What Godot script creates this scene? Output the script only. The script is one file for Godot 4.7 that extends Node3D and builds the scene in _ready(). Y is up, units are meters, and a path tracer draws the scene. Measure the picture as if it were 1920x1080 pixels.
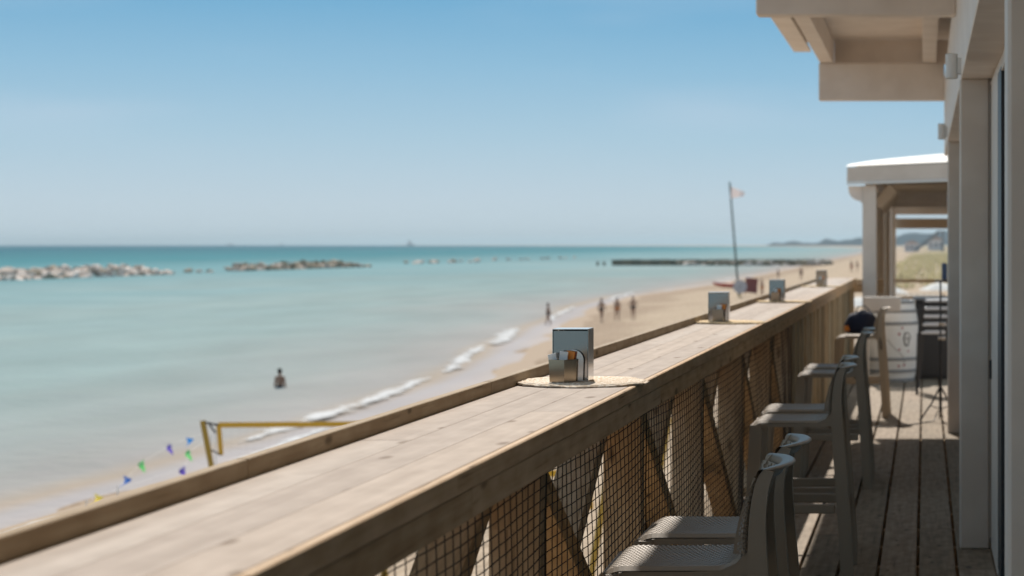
extends Node3D

# Metres; y up. The sea lies at y = 0, the terrace deck at y = 4.4, the eye 1.6 m above the deck.
const EYE := Vector3(0, 6.0, 0)
const DECK := 4.4
const TOP := 5.55          # counter top
var M := {}
var taken := {}
var rng := RandomNumberGenerator.new()
var noise := FastNoiseLite.new()
var ragged := FastNoiseLite.new()

# ------------------------------------------------------------------ mesh collector
class MB:
	var v := PackedVector3Array()
	var n := PackedVector3Array()
	var uv := PackedVector2Array()
	var col := PackedColorArray()
	var idx := PackedInt32Array()
	var c := Color.WHITE
	var tinted := false
	func vert(p: Vector3, nn: Vector3, t := Vector2.ZERO) -> int:
		v.append(p); n.append(nn); uv.append(t); col.append(c)
		return v.size() - 1
	func face(a: int, b: int, d: int) -> void:
		var g := (v[b] - v[a]).cross(v[d] - v[a])
		if g.dot(n[a] + n[b] + n[d]) > 0.0:
			idx.append(a); idx.append(d); idx.append(b)
		else:
			idx.append(a); idx.append(b); idx.append(d)
	func tri(a: Vector3, b: Vector3, d: Vector3, nn: Vector3, ta := Vector2.ZERO, tb := Vector2.ZERO, td := Vector2.ZERO) -> void:
		face(vert(a, nn, ta), vert(b, nn, tb), vert(d, nn, td))
	func quad(a: Vector3, b: Vector3, d: Vector3, e: Vector3, nn := Vector3.ZERO, t := [Vector2(0, 0), Vector2(1, 0), Vector2(1, 1), Vector2(0, 1)]) -> void:
		if nn == Vector3.ZERO:
			nn = (d - a).cross(e - b).normalized()
		var i := vert(a, nn, t[0])
		var j := vert(b, nn, t[1])
		var k := vert(d, nn, t[2])
		var l := vert(e, nn, t[3])
		face(i, j, k)
		face(i, k, l)
	# chamfered box; grain runs along the axis (0, 1, 2); texture in metres
	func box(at: Vector3, size: Vector3, axis := 0, bev := 0.004, turn := Basis(), off := Vector2.ZERO) -> void:
		var h := size / 2.0
		bev = minf(bev, minf(h.x, minf(h.y, h.z)) * 0.6)
		for f in 3:
			var a := (f + 1) % 3
			var b := (f + 2) % 3
			for s in [-1.0, 1.0]:
				var nn := Vector3.ZERO
				nn[f] = s
				var q := []
				var t := []
				for k in [[-1, -1], [1, -1], [1, 1], [-1, 1]]:
					var p := Vector3.ZERO
					p[f] = s * h[f]
					p[a] = k[0] * (h[a] - bev)
					p[b] = k[1] * (h[b] - bev)
					var along: float = p[axis] if axis != f else p[a]
					var across: float = (p[b] if a == axis else p[a]) if axis != f else p[b]
					q.append(at + turn * p)
					t.append(Vector2(along, across + f * 0.37 + s * 0.11) + off)
				quad(q[0], q[1], q[2], q[3], turn * nn, t)
			if bev > 0.0:
				for sa in [-1.0, 1.0]:
					for sb in [-1.0, 1.0]:
						var q2 := []
						for e in [-1.0, 1.0]:
							var p := Vector3.ZERO
							p[f] = e * (h[f] - bev)
							p[a] = sa * h[a]
							p[b] = sb * (h[b] - bev)
							var r := p
							r[a] = sa * (h[a] - bev)
							r[b] = sb * h[b]
							q2.append(at + turn * p); q2.append(at + turn * r)
						var nn := Vector3.ZERO
						nn[a] = sa
						nn[b] = sb
						var l := h[f]
						quad(q2[0], q2[1], q2[3], q2[2], turn * nn.normalized(), [off + Vector2(-l, 0), off + Vector2(-l, 0.01), off + Vector2(l, 0.01), off + Vector2(l, 0)])
		if bev > 0.0:
			for sx in [-1.0, 1.0]:
				for sy in [-1.0, 1.0]:
					for sz in [-1.0, 1.0]:
						var s := Vector3(sx, sy, sz)
						var b3 := []
						for f in 3:
							var p := Vector3(sx * (h.x - bev), sy * (h.y - bev), sz * (h.z - bev))
							p[f] = s[f] * h[f]
							b3.append(at + turn * p)
						tri(b3[0], b3[1], b3[2], turn * s.normalized())
	# box from end to end, with width and height across
	func beam(a: Vector3, b: Vector3, w: float, h: float, bev := 0.003, off := Vector2.ZERO, up := Vector3.UP) -> void:
		var x := (b - a).normalized()
		if absf(x.dot(up)) > 0.98:
			up = Vector3.RIGHT
		var z := x.cross(up).normalized()
		box((a + b) / 2.0, Vector3(a.distance_to(b), h, w), 0, bev, Basis(x, z.cross(x), z), off)
	func tube(pts: Array, rad: Variant, sides := 8, caps := true, squash := 1.0, up := Vector3(0.0123, 1, 0.0071)) -> void:
		var rings := []
		var far := 0.0
		for i in pts.size():
			var d: Vector3 = (pts[mini(i + 1, pts.size() - 1)] - pts[maxi(i - 1, 0)]).normalized()
			var u := up
			if absf(d.dot(u.normalized())) > 0.95:
				u = Vector3(1, 0.013, 0.007)
			var x := d.cross(u).normalized()
			var y := x.cross(d).normalized()
			var r: float = rad[i] if rad is Array else rad
			if i:
				far += pts[i].distance_to(pts[i - 1])
			var ring := []
			for k in sides + 1:
				var a := TAU * k / sides
				var o := x * cos(a) + y * sin(a) * squash
				ring.append(vert(pts[i] + o * r, (x * cos(a) * squash + y * sin(a)).normalized(), Vector2(far, r * a)))
			rings.append(ring)
		for i in pts.size() - 1:
			for k in sides:
				face(rings[i][k], rings[i][k + 1], rings[i + 1][k + 1])
				face(rings[i][k], rings[i + 1][k + 1], rings[i + 1][k])
		if caps:
			for e in [0, pts.size() - 1]:
				var d: Vector3 = (pts[0] - pts[1] if e == 0 else pts[e] - pts[e - 1]).normalized()
				var o := vert(pts[e], d)
				for k in sides:
					face(o, vert(v[rings[e][k]], d), vert(v[rings[e][k + 1]], d))
	# profile of (radius, height) turned round the upright axis
	func lathe(at: Vector3, prof: Array, segs := 24, sx := 1.0, sz := 1.0) -> void:
		var rings := []
		for i in prof.size():
			var p0: Vector2 = prof[maxi(i - 1, 0)]
			var p1: Vector2 = prof[mini(i + 1, prof.size() - 1)]
			var tn := (p1 - p0).normalized()
			var ring := []
			for k in segs + 1:
				var a := TAU * k / segs
				ring.append(vert(at + Vector3(cos(a) * prof[i].x * sx, prof[i].y, sin(a) * prof[i].x * sz), Vector3(cos(a) * tn.y, -tn.x, sin(a) * tn.y).normalized(), Vector2(a, prof[i].y)))
			rings.append(ring)
		for i in prof.size() - 1:
			for k in segs:
				face(rings[i][k], rings[i][k + 1], rings[i + 1][k + 1])
				face(rings[i][k], rings[i + 1][k + 1], rings[i + 1][k])
	# flat outline (x, y) given thickness along z, placed by a transform
	func plate(poly: PackedVector2Array, thick: float, t: Transform3D) -> void:
		var ids := Geometry2D.triangulate_polygon(poly)
		for s in [-1.0, 1.0]:
			for i in range(0, ids.size(), 3):
				var q := []
				for k in 3:
					q.append(t * Vector3(poly[ids[i + k]].x, poly[ids[i + k]].y, s * thick / 2.0))
				tri(q[0], q[1], q[2], (t.basis * Vector3(0, 0, s)).normalized(), poly[ids[i]], poly[ids[i + 1]], poly[ids[i + 2]])
		var clock := Geometry2D.is_polygon_clockwise(poly)
		for i in poly.size():
			var p := poly[i]
			var q := poly[(i + 1) % poly.size()]
			var d := (q - p).normalized()
			var nn := Vector3(d.y, -d.x, 0) * (-1.0 if clock else 1.0)
			var l := p.distance_to(q)
			quad(t * Vector3(p.x, p.y, -thick / 2), t * Vector3(q.x, q.y, -thick / 2), t * Vector3(q.x, q.y, thick / 2), t * Vector3(p.x, p.y, thick / 2), (t.basis * nn).normalized(), [Vector2(0, 0), Vector2(l, 0), Vector2(l, thick), Vector2(0, thick)])
	# a sheet with real staggered holes over a curved surface f(u, v)
	func perforated(f: Callable, nu: int, nv: int, thick: float, hu: float, hv: float) -> void:
		for j in nv:
			var cells := nu + (j % 2)
			for i in cells:
				var u0 := (i - 0.5 * (j % 2)) / float(nu)
				var u1 := u0 + 1.0 / nu
				u0 = maxf(u0, 0.0)
				u1 = minf(u1, 1.0)
				var v0 := j / float(nv)
				var v1 := (j + 1) / float(nv)
				var um := (u0 + u1) / 2
				var vm := (v0 + v1) / 2
				var nn: Vector3 = ((f.call(u1, vm) - f.call(u0, vm)) as Vector3).cross(f.call(um, v1) - f.call(um, v0)).normalized()
				var half := u1 - u0 < 0.75 / nu or j == 0 or j == nv - 1
				var o := [f.call(u0, v0), f.call(u1, v0), f.call(u1, v1), f.call(u0, v1)]
				if half:
					quad(o[0], o[1], o[2], o[3], nn)
					quad(o[0] - nn * thick, o[1] - nn * thick, o[2] - nn * thick, o[3] - nn * thick, -nn)
					continue
				var a := (u1 - u0) * hu / 2
				var b := (v1 - v0) * hv / 2
				var h := [f.call(um - a, vm - b), f.call(um + a, vm - b), f.call(um + a, vm + b), f.call(um - a, vm + b)]
				for k in 4:
					var l := (k + 1) % 4
					quad(o[k], o[l], h[l], h[k], nn)
					quad(o[k] - nn * thick, o[l] - nn * thick, h[l] - nn * thick, h[k] - nn * thick, -nn)
					var mid: Vector3 = (h[0] + h[1] + h[2] + h[3]) / 4
					quad(h[k], h[l], h[l] - nn * thick, h[k] - nn * thick, (mid - (h[k] + h[l]) / 2).normalized())
	func mesh() -> ArrayMesh:
		var arr := []
		arr.resize(Mesh.ARRAY_MAX)
		arr[Mesh.ARRAY_VERTEX] = v
		arr[Mesh.ARRAY_NORMAL] = n
		arr[Mesh.ARRAY_TEX_UV] = uv
		if tinted:
			arr[Mesh.ARRAY_COLOR] = col
		arr[Mesh.ARRAY_INDEX] = idx
		var m := ArrayMesh.new()
		m.add_surface_from_arrays(Mesh.PRIMITIVE_TRIANGLES, arr)
		return m

# ------------------------------------------------------------------ objects, names, labels
func numbered(called: String) -> String:
	taken[called] = taken.get(called, -1) + 1
	return called if taken[called] == 0 else "%s_%03d" % [called, taken[called]]

func thing(called: String, label: String, category: String, at := Vector3.ZERO, turn := 0.0, group := "") -> Node3D:
	var o := Node3D.new()
	o.name = numbered(called)
	add_child(o)
	o.position = at
	o.rotation.y = turn
	tag(o, label, category, group)
	return o

func tag(o: Node3D, label: String, category: String, group := "") -> void:
	o.set_meta("label", label)
	o.set_meta("category", category)
	if group:
		o.set_meta("group", group)

func obj(called: String, b: Variant, m: Material, parent: Node = null, at := Vector3.ZERO, turn := Vector3.ZERO) -> MeshInstance3D:
	var o := MeshInstance3D.new()
	o.mesh = b.mesh() if b is MB else b
	o.material_override = m
	o.position = at
	o.rotation = turn
	if parent == null:
		o.name = numbered(called)
		add_child(o)
	else:
		o.name = called
		parent.add_child(o, true)
	return o

func kind(o: Node3D, k: String) -> Node3D:
	o.set_meta("kind", k)
	return o

func dup(o: Node3D, at: Vector3, turn: float, label: String, base: String) -> Node3D:
	var c: Node3D = o.duplicate()
	c.name = numbered(base)
	add_child(c)
	c.position = at
	c.rotation.y = turn
	c.set_meta("label", label)
	return c

# a point of the place, from its bearing in units of 1/4000 and its distance ahead
func W(px: float, py: float, d: float) -> Vector3:
	return Vector3((px - 1734.0) * d / 4000.0, EYE.y - (py - 458.0) * d / 4000.0, -d)

# ------------------------------------------------------------------ materials
func lin(r: float, g: float, b: float) -> Color:
	return Color(r, g, b).linear_to_srgb()

func mat(c: Color, rough := 0.7, metal := 0.0, spec := 0.5) -> StandardMaterial3D:
	var m := StandardMaterial3D.new()
	m.albedo_color = c
	m.roughness = rough
	m.metallic = metal
	m.metallic_specular = spec
	return m

func noise_tex(freq: float, w: int, h: int, lo: Color, hi: Color, seed_: int, oct := 4, normal := false, strength := 4.0) -> NoiseTexture2D:
	var f := FastNoiseLite.new()
	f.seed = seed_
	f.frequency = freq
	f.fractal_octaves = oct
	var t := NoiseTexture2D.new()
	t.width = w
	t.height = h
	t.seamless = true
	t.seamless_blend_skirt = 0.2
	t.generate_mipmaps = false
	t.noise = f
	if normal:
		t.as_normal_map = true
		t.bump_strength = strength
	else:
		var g := Gradient.new()
		g.offsets = PackedFloat32Array([0.25, 0.75])
		g.colors = PackedColorArray([lo, hi])
		t.color_ramp = g
	return t

# weathered timber: streaks along u, knots, checks; returns [colour, normal]
func wood_maps(seed_: int, lo: Color, hi: Color, dark: Color, knots: int, blotch: float, long := 1.0) -> Array:
	var w := 1024
	var h := 256
	var f := FastNoiseLite.new()
	f.seed = seed_
	f.frequency = 0.01
	f.fractal_octaves = 3
	var r := RandomNumberGenerator.new()
	r.seed = seed_ * 7 + 1
	var kn := []
	for i in knots:
		kn.append([r.randf_range(60, w - 60), r.randf_range(12, h - 12), r.randf_range(3.0, 7.0), r.randf()])
	var im := Image.create(w, h, false, Image.FORMAT_RGB8)
	var hi_map := Image.create(w, h, false, Image.FORMAT_L8)
	for y in h:
		for x in w:
			var yy := float(y)
			var k_dark := 0.0
			for k in kn:
				var dx: float = (x - k[0]) / 3.0
				if absf(dx) < 60.0:
					var dy: float = yy - k[1]
					var q: float = dx * dx + dy * dy
					var rr: float = k[2]
					yy += signf(dy) * rr * 1.4 * exp(-q / (rr * rr * 7.0))
					k_dark = maxf(k_dark, clampf(1.5 - sqrt(q) / rr, 0.0, 1.0))
			var fx := float(x)
			var g := f.get_noise_2d(fx * 0.35 / long, yy * 9.0 / sqrt(long)) * 0.6 + f.get_noise_2d(fx * 0.9 / long + 900.0, yy * 26.0 / long) * 0.5 / long
			var bl := f.get_noise_2d(fx * 1.1 + 300.0, yy * 2.6 + 700.0)
			var t := clampf(0.5 + g * 0.75 + bl * blotch, 0.0, 1.0)
			var c := lo.lerp(hi, t)
			var crack := clampf((-g - 0.36) * 5.0, 0.0, 1.0)
			c = c.lerp(dark, clampf(crack * 0.6 + k_dark * 0.75, 0.0, 1.0))
			im.set_pixel(x, y, c)
			var hh := clampf(0.55 + g * 0.5 - crack * 0.3, 0.0, 1.0)
			hi_map.set_pixel(x, y, Color(hh, hh, hh))
	hi_map.convert(Image.FORMAT_RGBA8)
	hi_map.bump_map_to_normal_map(2.0)
	return [ImageTexture.create_from_image(im), ImageTexture.create_from_image(hi_map)]

func wood(maps: Array, tint: Color, rough := 0.8, normal := 0.35) -> StandardMaterial3D:
	var m := mat(tint, rough, 0.0, 0.35)
	m.albedo_texture = maps[0]
	m.normal_enabled = true
	m.normal_texture = maps[1]
	m.normal_scale = normal
	m.uv1_scale = Vector3(1.0 / 2.2, 1.0 / 0.55, 1)
	return m

func make_materials() -> void:
	var pale := wood_maps(3, lin(0.38, 0.322, 0.277), lin(0.515, 0.45, 0.395), lin(0.18, 0.135, 0.10), 7, 0.4, 7.0)
	var brown := wood_maps(11, lin(0.46, 0.32, 0.195), lin(0.64, 0.48, 0.325), lin(0.18, 0.12, 0.07), 7, 0.5, 1.5)
	M.top = [wood(pale, Color(1, 1, 1), 0.85, 0.2), wood(pale, Color(0.965, 0.955, 0.95), 0.85, 0.2), wood(pale, Color(1, 0.985, 0.97), 0.85, 0.2)]
	M.brown = [wood(brown, Color(1, 1, 1)), wood(brown, Color(0.93, 0.92, 0.9)), wood(brown, Color(1, 0.96, 0.9))]
	M.rail = [wood(brown, Color(0.82, 0.85, 0.86)), wood(brown, Color(0.78, 0.80, 0.81)), wood(brown, Color(0.80, 0.81, 0.80))]
	M.lip = [wood(brown, Color(1, 1, 1)), wood(brown, Color(1, 0.98, 0.95))]
	M.bounce_lit_brown = wood(brown, Color(1.0, 0.94, 0.83))  # warmer tint stands in for light bounced up off the sand
	M.grey_board = [wood(brown, Color(0.86, 0.88, 0.86)), wood(brown, Color(0.76, 0.78, 0.76)), wood(brown, Color(0.94, 0.94, 0.9))]
	var deck := wood_maps(29, lin(0.225, 0.175, 0.128), lin(0.365, 0.295, 0.222), lin(0.10, 0.075, 0.055), 10, 0.65, 2.0)
	M.deck = [wood(deck, Color(1, 1, 1)), wood(deck, Color(0.94, 0.94, 0.93)), wood(deck, Color(0.97, 0.96, 0.95)), wood(deck, Color(0.9, 0.9, 0.88))]
	M.paint = mat(lin(0.84, 0.755, 0.68), 0.55)
	M.paint.albedo_texture = noise_tex(0.006, 512, 512, Color(0.965, 0.96, 0.955), Color(1, 1, 1), 5)
	M.paint.uv1_triplanar = true
	M.paint.uv1_world_triplanar = true
	M.paint.uv1_scale = Vector3(0.8, 0.8, 0.8)
	M.paint_normal = noise_tex(0.02, 512, 512, Color.BLACK, Color.WHITE, 6, 4, true, 1.5)
	M.paint.normal_enabled = true
	M.paint.normal_texture = M.paint_normal
	M.paint.normal_scale = 0.12
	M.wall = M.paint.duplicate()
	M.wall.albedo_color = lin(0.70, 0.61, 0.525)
	M.resin = mat(lin(0.29, 0.237, 0.178), 0.42)
	M.resin.normal_enabled = true
	M.resin.normal_texture = noise_tex(0.3, 256, 256, Color.BLACK, Color.WHITE, 8, 2, true, 1.0)
	M.resin.normal_scale = 0.15
	M.resin.uv1_triplanar = true
	M.resin.uv1_scale = Vector3(6, 6, 6)
	M.resin_sunlit = M.resin.duplicate()
	M.resin_sunlit.albedo_color = lin(0.46, 0.37, 0.27)  # lighter copy of the resin, sunlight put into the colour
	M.steel = mat(lin(0.42, 0.42, 0.42), 0.08, 1.0)
	M.steel_cup = mat(lin(0.36, 0.30, 0.235), 0.28, 1.0)
	M.steel_side = mat(lin(0.66, 0.66, 0.66), 0.16, 1.0)
	M.dark_metal = mat(lin(0.03, 0.03, 0.032), 0.45)
	M.net = mat(lin(0.045, 0.037, 0.03), 0.9)
	M.straw = mat(lin(0.84, 0.77, 0.68), 0.95)
	M.straw.albedo_texture = noise_tex(0.05, 256, 256, Color(0.84, 0.77, 0.68), Color(1, 1, 1), 17, 5)
	M.straw.uv1_triplanar = true
	M.straw.uv1_scale = Vector3(5, 5, 5)
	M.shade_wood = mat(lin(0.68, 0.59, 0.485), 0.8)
	M.straw_gold = M.straw.duplicate()
	M.straw_gold.albedo_color = lin(0.80, 0.67, 0.45)
	M.white = mat(lin(0.78, 0.77, 0.74), 0.6)
	M.white_cloth = mat(lin(0.8, 0.79, 0.76), 0.95)
	M.white_cloth.backlight_enabled = true
	M.white_cloth.backlight = lin(0.4, 0.4, 0.38)
	M.orange = mat(lin(0.75, 0.25, 0.03), 0.5)
	M.red_brown = mat(lin(0.22, 0.06, 0.03), 0.5)
	M.glass = mat(Color(0.75, 0.85, 0.85, 0.1), 0.02)
	M.glass.transparency = BaseMaterial3D.TRANSPARENCY_ALPHA
	M.black = mat(lin(0.02, 0.02, 0.022), 0.6)
	M.navy = mat(lin(0.012, 0.018, 0.045), 0.8)
	M.inside = mat(lin(0.25, 0.22, 0.19), 0.9)
	M.roof_white = mat(lin(0.60, 0.575, 0.53), 0.6)
	M.yellow = mat(lin(0.72, 0.40, 0.03), 0.7)
	M.wood_post = mat(lin(0.46, 0.29, 0.05), 0.8)
	M.sky_lit_seat = mat(lin(0.6, 0.62, 0.65), 0.4)
	M.grey_paint = mat(lin(0.26, 0.27, 0.28), 0.6)
	# sand
	M.sand = mat(Color.WHITE, 0.95, 0.0, 0.2)
	M.sand.vertex_color_use_as_albedo = true
	M.sand.albedo_texture = noise_tex(0.03, 512, 512, Color(0.84, 0.82, 0.80), Color(1, 1, 1), 21, 5)
	M.sand.uv1_triplanar = true
	M.sand.uv1_world_triplanar = true
	M.sand.uv1_scale = Vector3(0.16, 0.16, 0.16)
	M.sand.normal_enabled = true
	M.sand.normal_texture = noise_tex(0.05, 512, 512, Color.BLACK, Color.WHITE, 22, 4, true, 6.0)
	M.sand.normal_scale = 0.8
	M.wet = mat(lin(0.44, 0.345, 0.265), 0.6)
	M.wet.specular_mode = BaseMaterial3D.SPECULAR_DISABLED
	M.sea = mat(Color.WHITE, 0.5, 0.0, 0.16)
	M.sea.specular_mode = BaseMaterial3D.SPECULAR_DISABLED
	M.sea.vertex_color_use_as_albedo = true
	M.sea.uv1_triplanar = true
	M.sea.uv1_world_triplanar = true
	M.sea.uv1_scale = Vector3(0.05, 0.05, 0.05)
	M.sea.normal_enabled = true
	M.sea.normal_texture = noise_tex(0.03, 512, 512, Color.BLACK, Color.WHITE, 23, 4, true, 5.0)
	M.sea.normal_scale = 0.3
	M.foam = mat(lin(0.66, 0.655, 0.65), 0.95)
	M.foam.specular_mode = BaseMaterial3D.SPECULAR_DISABLED
	M.foam.vertex_color_use_as_albedo = true
	M.foam.transparency = BaseMaterial3D.TRANSPARENCY_ALPHA
	M.rock = []
	for c in [lin(0.66, 0.55, 0.47), lin(0.56, 0.45, 0.37), lin(0.74, 0.63, 0.55), lin(0.42, 0.32, 0.25)]:
		var m := mat(c, 0.95)
		M.rock.append(m)
	M.rock_dark = [mat(lin(0.24, 0.19, 0.12), 0.95), mat(lin(0.36, 0.29, 0.21), 0.95), mat(lin(0.17, 0.14, 0.09), 0.95), mat(lin(0.48, 0.39, 0.32), 0.95)]
	M.skin = mat(lin(0.30, 0.165, 0.105), 0.6)
	M.hair = mat(lin(0.03, 0.022, 0.016), 0.8)
	M.hill = mat(lin(0.05, 0.08, 0.09), 1.0)

# ------------------------------------------------------------------ the lie of the land
const SHORE := [[-200.0, -24.0], [0.0, -19.5], [50.0, -18.9], [65.0, -18.4], [93.0, -19.0], [119.0, -21.8], [153.0, -26.4], [200.0, -31.0], [245.0, -33.5], [333.0, -31.5], [600.0, -33.5], [850.0, -36.0], [1200.0, -38.0], [2500.0, -60.0], [4000.0, -130.0], [6000.0, -420.0], [9000.0, -1600.0], [40000.0, -16000.0]]

func shore(d: float) -> float:
	for i in SHORE.size() - 1:
		if d <= SHORE[i + 1][0]:
			var t := clampf((d - SHORE[i][0]) / (SHORE[i + 1][0] - SHORE[i][0]), 0.0, 1.0)
			return lerpf(SHORE[i][1], SHORE[i + 1][1], t)
	return SHORE[-1][1]

func ground(x: float, d: float) -> float:
	var s := x - shore(d) - ragged.get_noise_1d(d * 2.0) * 0.8
	var h := 0.0
	if s < 0.0:
		h = maxf(s * 0.05, -1.5)
	elif s < 6.0:
		h = s * 0.035
	else:
		h = 0.21 + minf((s - 6.0) * 0.085, 1.6)
	if d > 170.0 and x > -14.0:
		h += clampf((x + 14.0) * 0.08, 0.0, 1.2) * clampf((d - 170.0) / 120.0, 0.0, 1.0)
	if s > 3.0 and d < 400.0:
		h += noise.get_noise_2d(x * 16.0, d * 16.0) * 0.05 + noise.get_noise_2d(x * 50.0, d * 50.0) * (0.045 if d < 90.0 else 0.0)
	return h

func spread(stops: Array) -> PackedFloat32Array:   # [[start, step], [start, step], ... , [end]]
	var out := PackedFloat32Array()
	for i in stops.size() - 1:
		var x: float = stops[i][0]
		while x < stops[i + 1][0] - 0.001:
			out.append(x)
			x += maxf(stops[i][1], absf(x) * stops[i][2] if stops[i].size() > 2 else 0.0)
	out.append(stops[-1][0])
	return out

func sheet(xs: PackedFloat32Array, ds: PackedFloat32Array, where: Callable, tint: Callable) -> MB:
	var b := MB.new()
	b.tinted = true
	var w := xs.size()
	for j in ds.size():
		for i in w:
			b.c = tint.call(xs[i], ds[j])
			b.vert(where.call(xs[i], ds[j]), Vector3.UP, Vector2(xs[i], ds[j]))
	for j in ds.size():
		for i in w:
			var k := j * w + i
			var px := b.v[k + (1 if i < w - 1 else 0)] - b.v[k - (1 if i > 0 else 0)]
			var pz := b.v[k + (w if j < ds.size() - 1 else 0)] - b.v[k - (w if j > 0 else 0)]
			var nn := px.cross(pz).normalized()
			b.n[k] = nn if nn.y > 0 else -nn
	for j in ds.size() - 1:
		for i in w - 1:
			var k := j * w + i
			b.face(k, k + 1, k + w + 1)
			b.face(k, k + w + 1, k + w)
	return b

func lerp_table(t: Array, x: float) -> Color:
	for i in t.size() - 1:
		if x <= t[i + 1][0]:
			return t[i][1].lerp(t[i + 1][1], clampf((x - t[i][0]) / (t[i + 1][0] - t[i][0]), 0.0, 1.0))
	return t[-1][1]

func build_land() -> void:
	# beach and dune ground, one sheet under everything
	var xs := spread([[-900.0, 60.0], [-60.0, 2.0], [-40.0, 0.6], [-26.0, 0.3], [-3.0, 1.0], [10.0, 5.0], [60.0, 40.0], [900.0]])
	var ds := spread([[-60.0, 5.0], [20.0, 0.4], [70.0, 0.8, 0.012], [2500.0, 250.0], [12000.0]])
	var dry := Color(0.55, 0.435, 0.32)
	var damp := Color(0.43, 0.325, 0.235)
	var scrub := Color(0.44, 0.37, 0.245)
	obj_structure("beach_sand", sheet(xs, ds,
		func(x, d): return Vector3(x + (shore(d) - shore(0.0) if d > 600.0 else 0.0), ground(x + (shore(d) - shore(0.0) if d > 600.0 else 0.0), d), -d),
		func(x, d):
			var xx: float = x + (shore(d) - shore(0.0) if d > 600.0 else 0.0)
			var s: float = xx - shore(d)
			var c := damp.lerp(dry, clampf((s - 4.0 + noise.get_noise_2d(xx * 4.0, d * 2.0) * 5.0) / 3.0, 0.0, 1.0))
			var g := clampf((d - 190.0) / 70.0, 0.0, 1.0) * clampf((xx + 4.0) / 4.0 + noise.get_noise_2d(xx * 3.0, d * 0.6) * 1.2, 0.0, 1.0)
			c = c.lerp(scrub, g)
			return c * (0.96 + 0.1 * noise.get_noise_2d(xx * 7.0 + 50.0, d * 7.0))), M.sand)
	# wet sand band along the waterline
	var b := MB.new()
	var rows := spread([[20.0, 1.0, 0.01], [900.0]])
	for j in rows.size():
		var d := rows[j]
		var wide := 1.5 + noise.get_noise_1d(d * 3.0) * 1.3
		for i in 7:
			var x: float = shore(d) - 0.5 + (wide + 0.5) * i / 6.0
			b.vert(Vector3(x, ground(x, d) + (0.012 if i < 6 else -0.01), -d), Vector3.UP, Vector2(x, d))
	for j in rows.size() - 1:
		for i in 6:
			var k := j * 7 + i
			b.face(k, k + 1, k + 8)
			b.face(k, k + 8, k + 7)
	obj_structure("wet_sand", b, M.wet)
	# sea: colour is that of the water body over the shelving, sandy bed
	var body := [[-3.0, Color(0.46, 0.39, 0.34)], [0.2, Color(0.44, 0.39, 0.365)], [1.5, Color(0.40, 0.375, 0.375)], [2.5, Color(0.39, 0.325, 0.265)], [4.0, Color(0.35, 0.335, 0.32)], [10.0, Color(0.31, 0.335, 0.325)], [26.0, Color(0.275, 0.345, 0.34)], [70.0, Color(0.245, 0.345, 0.355)], [130.0, Color(0.185, 0.31, 0.33)], [260.0, Color(0.085, 0.225, 0.255)], [900.0, Color(0.038, 0.135, 0.18)], [6000.0, Color(0.03, 0.10, 0.15)]]
	var off := spread([[0.0, 0.4], [14.0, 0.8, 0.04], [400.0, 80.0, 0.25], [30000.0]])
	var sd := spread([[-80.0, 10.0], [20.0, 1.0, 0.015], [3000.0, 300.0, 0.2], [38000.0]])
	obj_structure("sea", sheet(off, sd,
		func(s, d):
			var x: float = shore(d) + 2.0 - s
			var h := 0.0
			if d < 300.0 and s < 60.0:
				h = (noise.get_noise_2d(x * 7.0, d * 2.6) * 0.16 + noise.get_noise_2d(x * 22.0, d * 8.0) * 0.055) * clampf(s / 6.0, 0.0, 1.0)
			return Vector3(x, h, -d),
		func(s, d):
			var x: float = shore(d) + 2.0 - s
			var k: float = s - 2.0 + noise.get_noise_2d(x * 0.9, d * 0.5) * minf(maxf(s - 3.0, 0.8), 60.0) * 0.7
			var c := lerp_table(body, k)
			return c * (1.0 + 0.12 * noise.get_noise_2d(x * 0.25 + 400.0, d * 0.12) + (0.10 * noise.get_noise_2d(x * 6.0, d * 2.0 + 90.0) if d < 400.0 else 0.0))), M.sea)
	# foam of small breaking waves
	foam([[-22.3, 97], [-21.7, 89], [-21.2, 82], [-20.9, 74], [-20.6, 67], [-20.6, 62]], 0.55)
	foam([[-22.2, 98], [-23.4, 107], [-25.0, 118], [-26.2, 127]], 0.55)
	foam([[-29.0, 152], [-28.0, 144], [-26.6, 134], [-25.6, 126]], 0.95)
	foam([[-33.6, 206], [-31.9, 188], [-30.4, 174], [-28.6, 163]], 0.5)
	foam([[-36.2, 268], [-35.5, 254], [-34.8, 240], [-33.8, 226]], 0.6)
	foam([[-33.4, 335], [-33.2, 355], [-33.8, 385]], 0.7)
	foam([[-19.4, 70], [-19.0, 63], [-18.9, 57]], 0.3)
	foam([[-18.9, 47], [-18.7, 44.5], [-18.5, 42]], 0.3)
	# far wooded headland and low hills beyond the bay
	var hb := MB.new()
	var prev := []
	for i in 61:
		var t := i / 60.0
		var x := lerpf(-470.0, 700.0, t)
		var d := 6200.0 - 300.0 * t
		var hgt := (5.0 + 16.0 * clampf((t - 0.06) * 3.0, 0.0, 1.0) + 22.0 * clampf((t - 0.3) * 2.2, 0.0, 1.0)) * clampf(t * 14.0, 0.0, 1.0) + noise.get_noise_1d(t * 900.0) * 7.0 + noise.get_noise_1d(t * 260.0) * 8.0
		hgt = maxf(hgt * (1.9 - 0.5 * t) + 5.0 * ragged.get_noise_1d(t * 4000.0) * clampf(t * 14.0, 0.0, 1.0), 2.0)
		var ring := []
		for k in [[0.0, -4.0], [60.0, 0.55], [160.0, 1.0], [500.0, 0.9], [900.0, -4.0]]:
			ring.append(hb.vert(Vector3(x, hgt * k[1] if k[1] > 0 else -4.0, -d - k[0]), Vector3(0, 0.7, 0.7) if k[0] < 200 else Vector3.UP))
		if prev:
			for k in 4:
				hb.face(prev[k], ring[k], ring[k + 1])
				hb.face(prev[k], ring[k + 1], prev[k + 1])
		prev = ring
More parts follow.
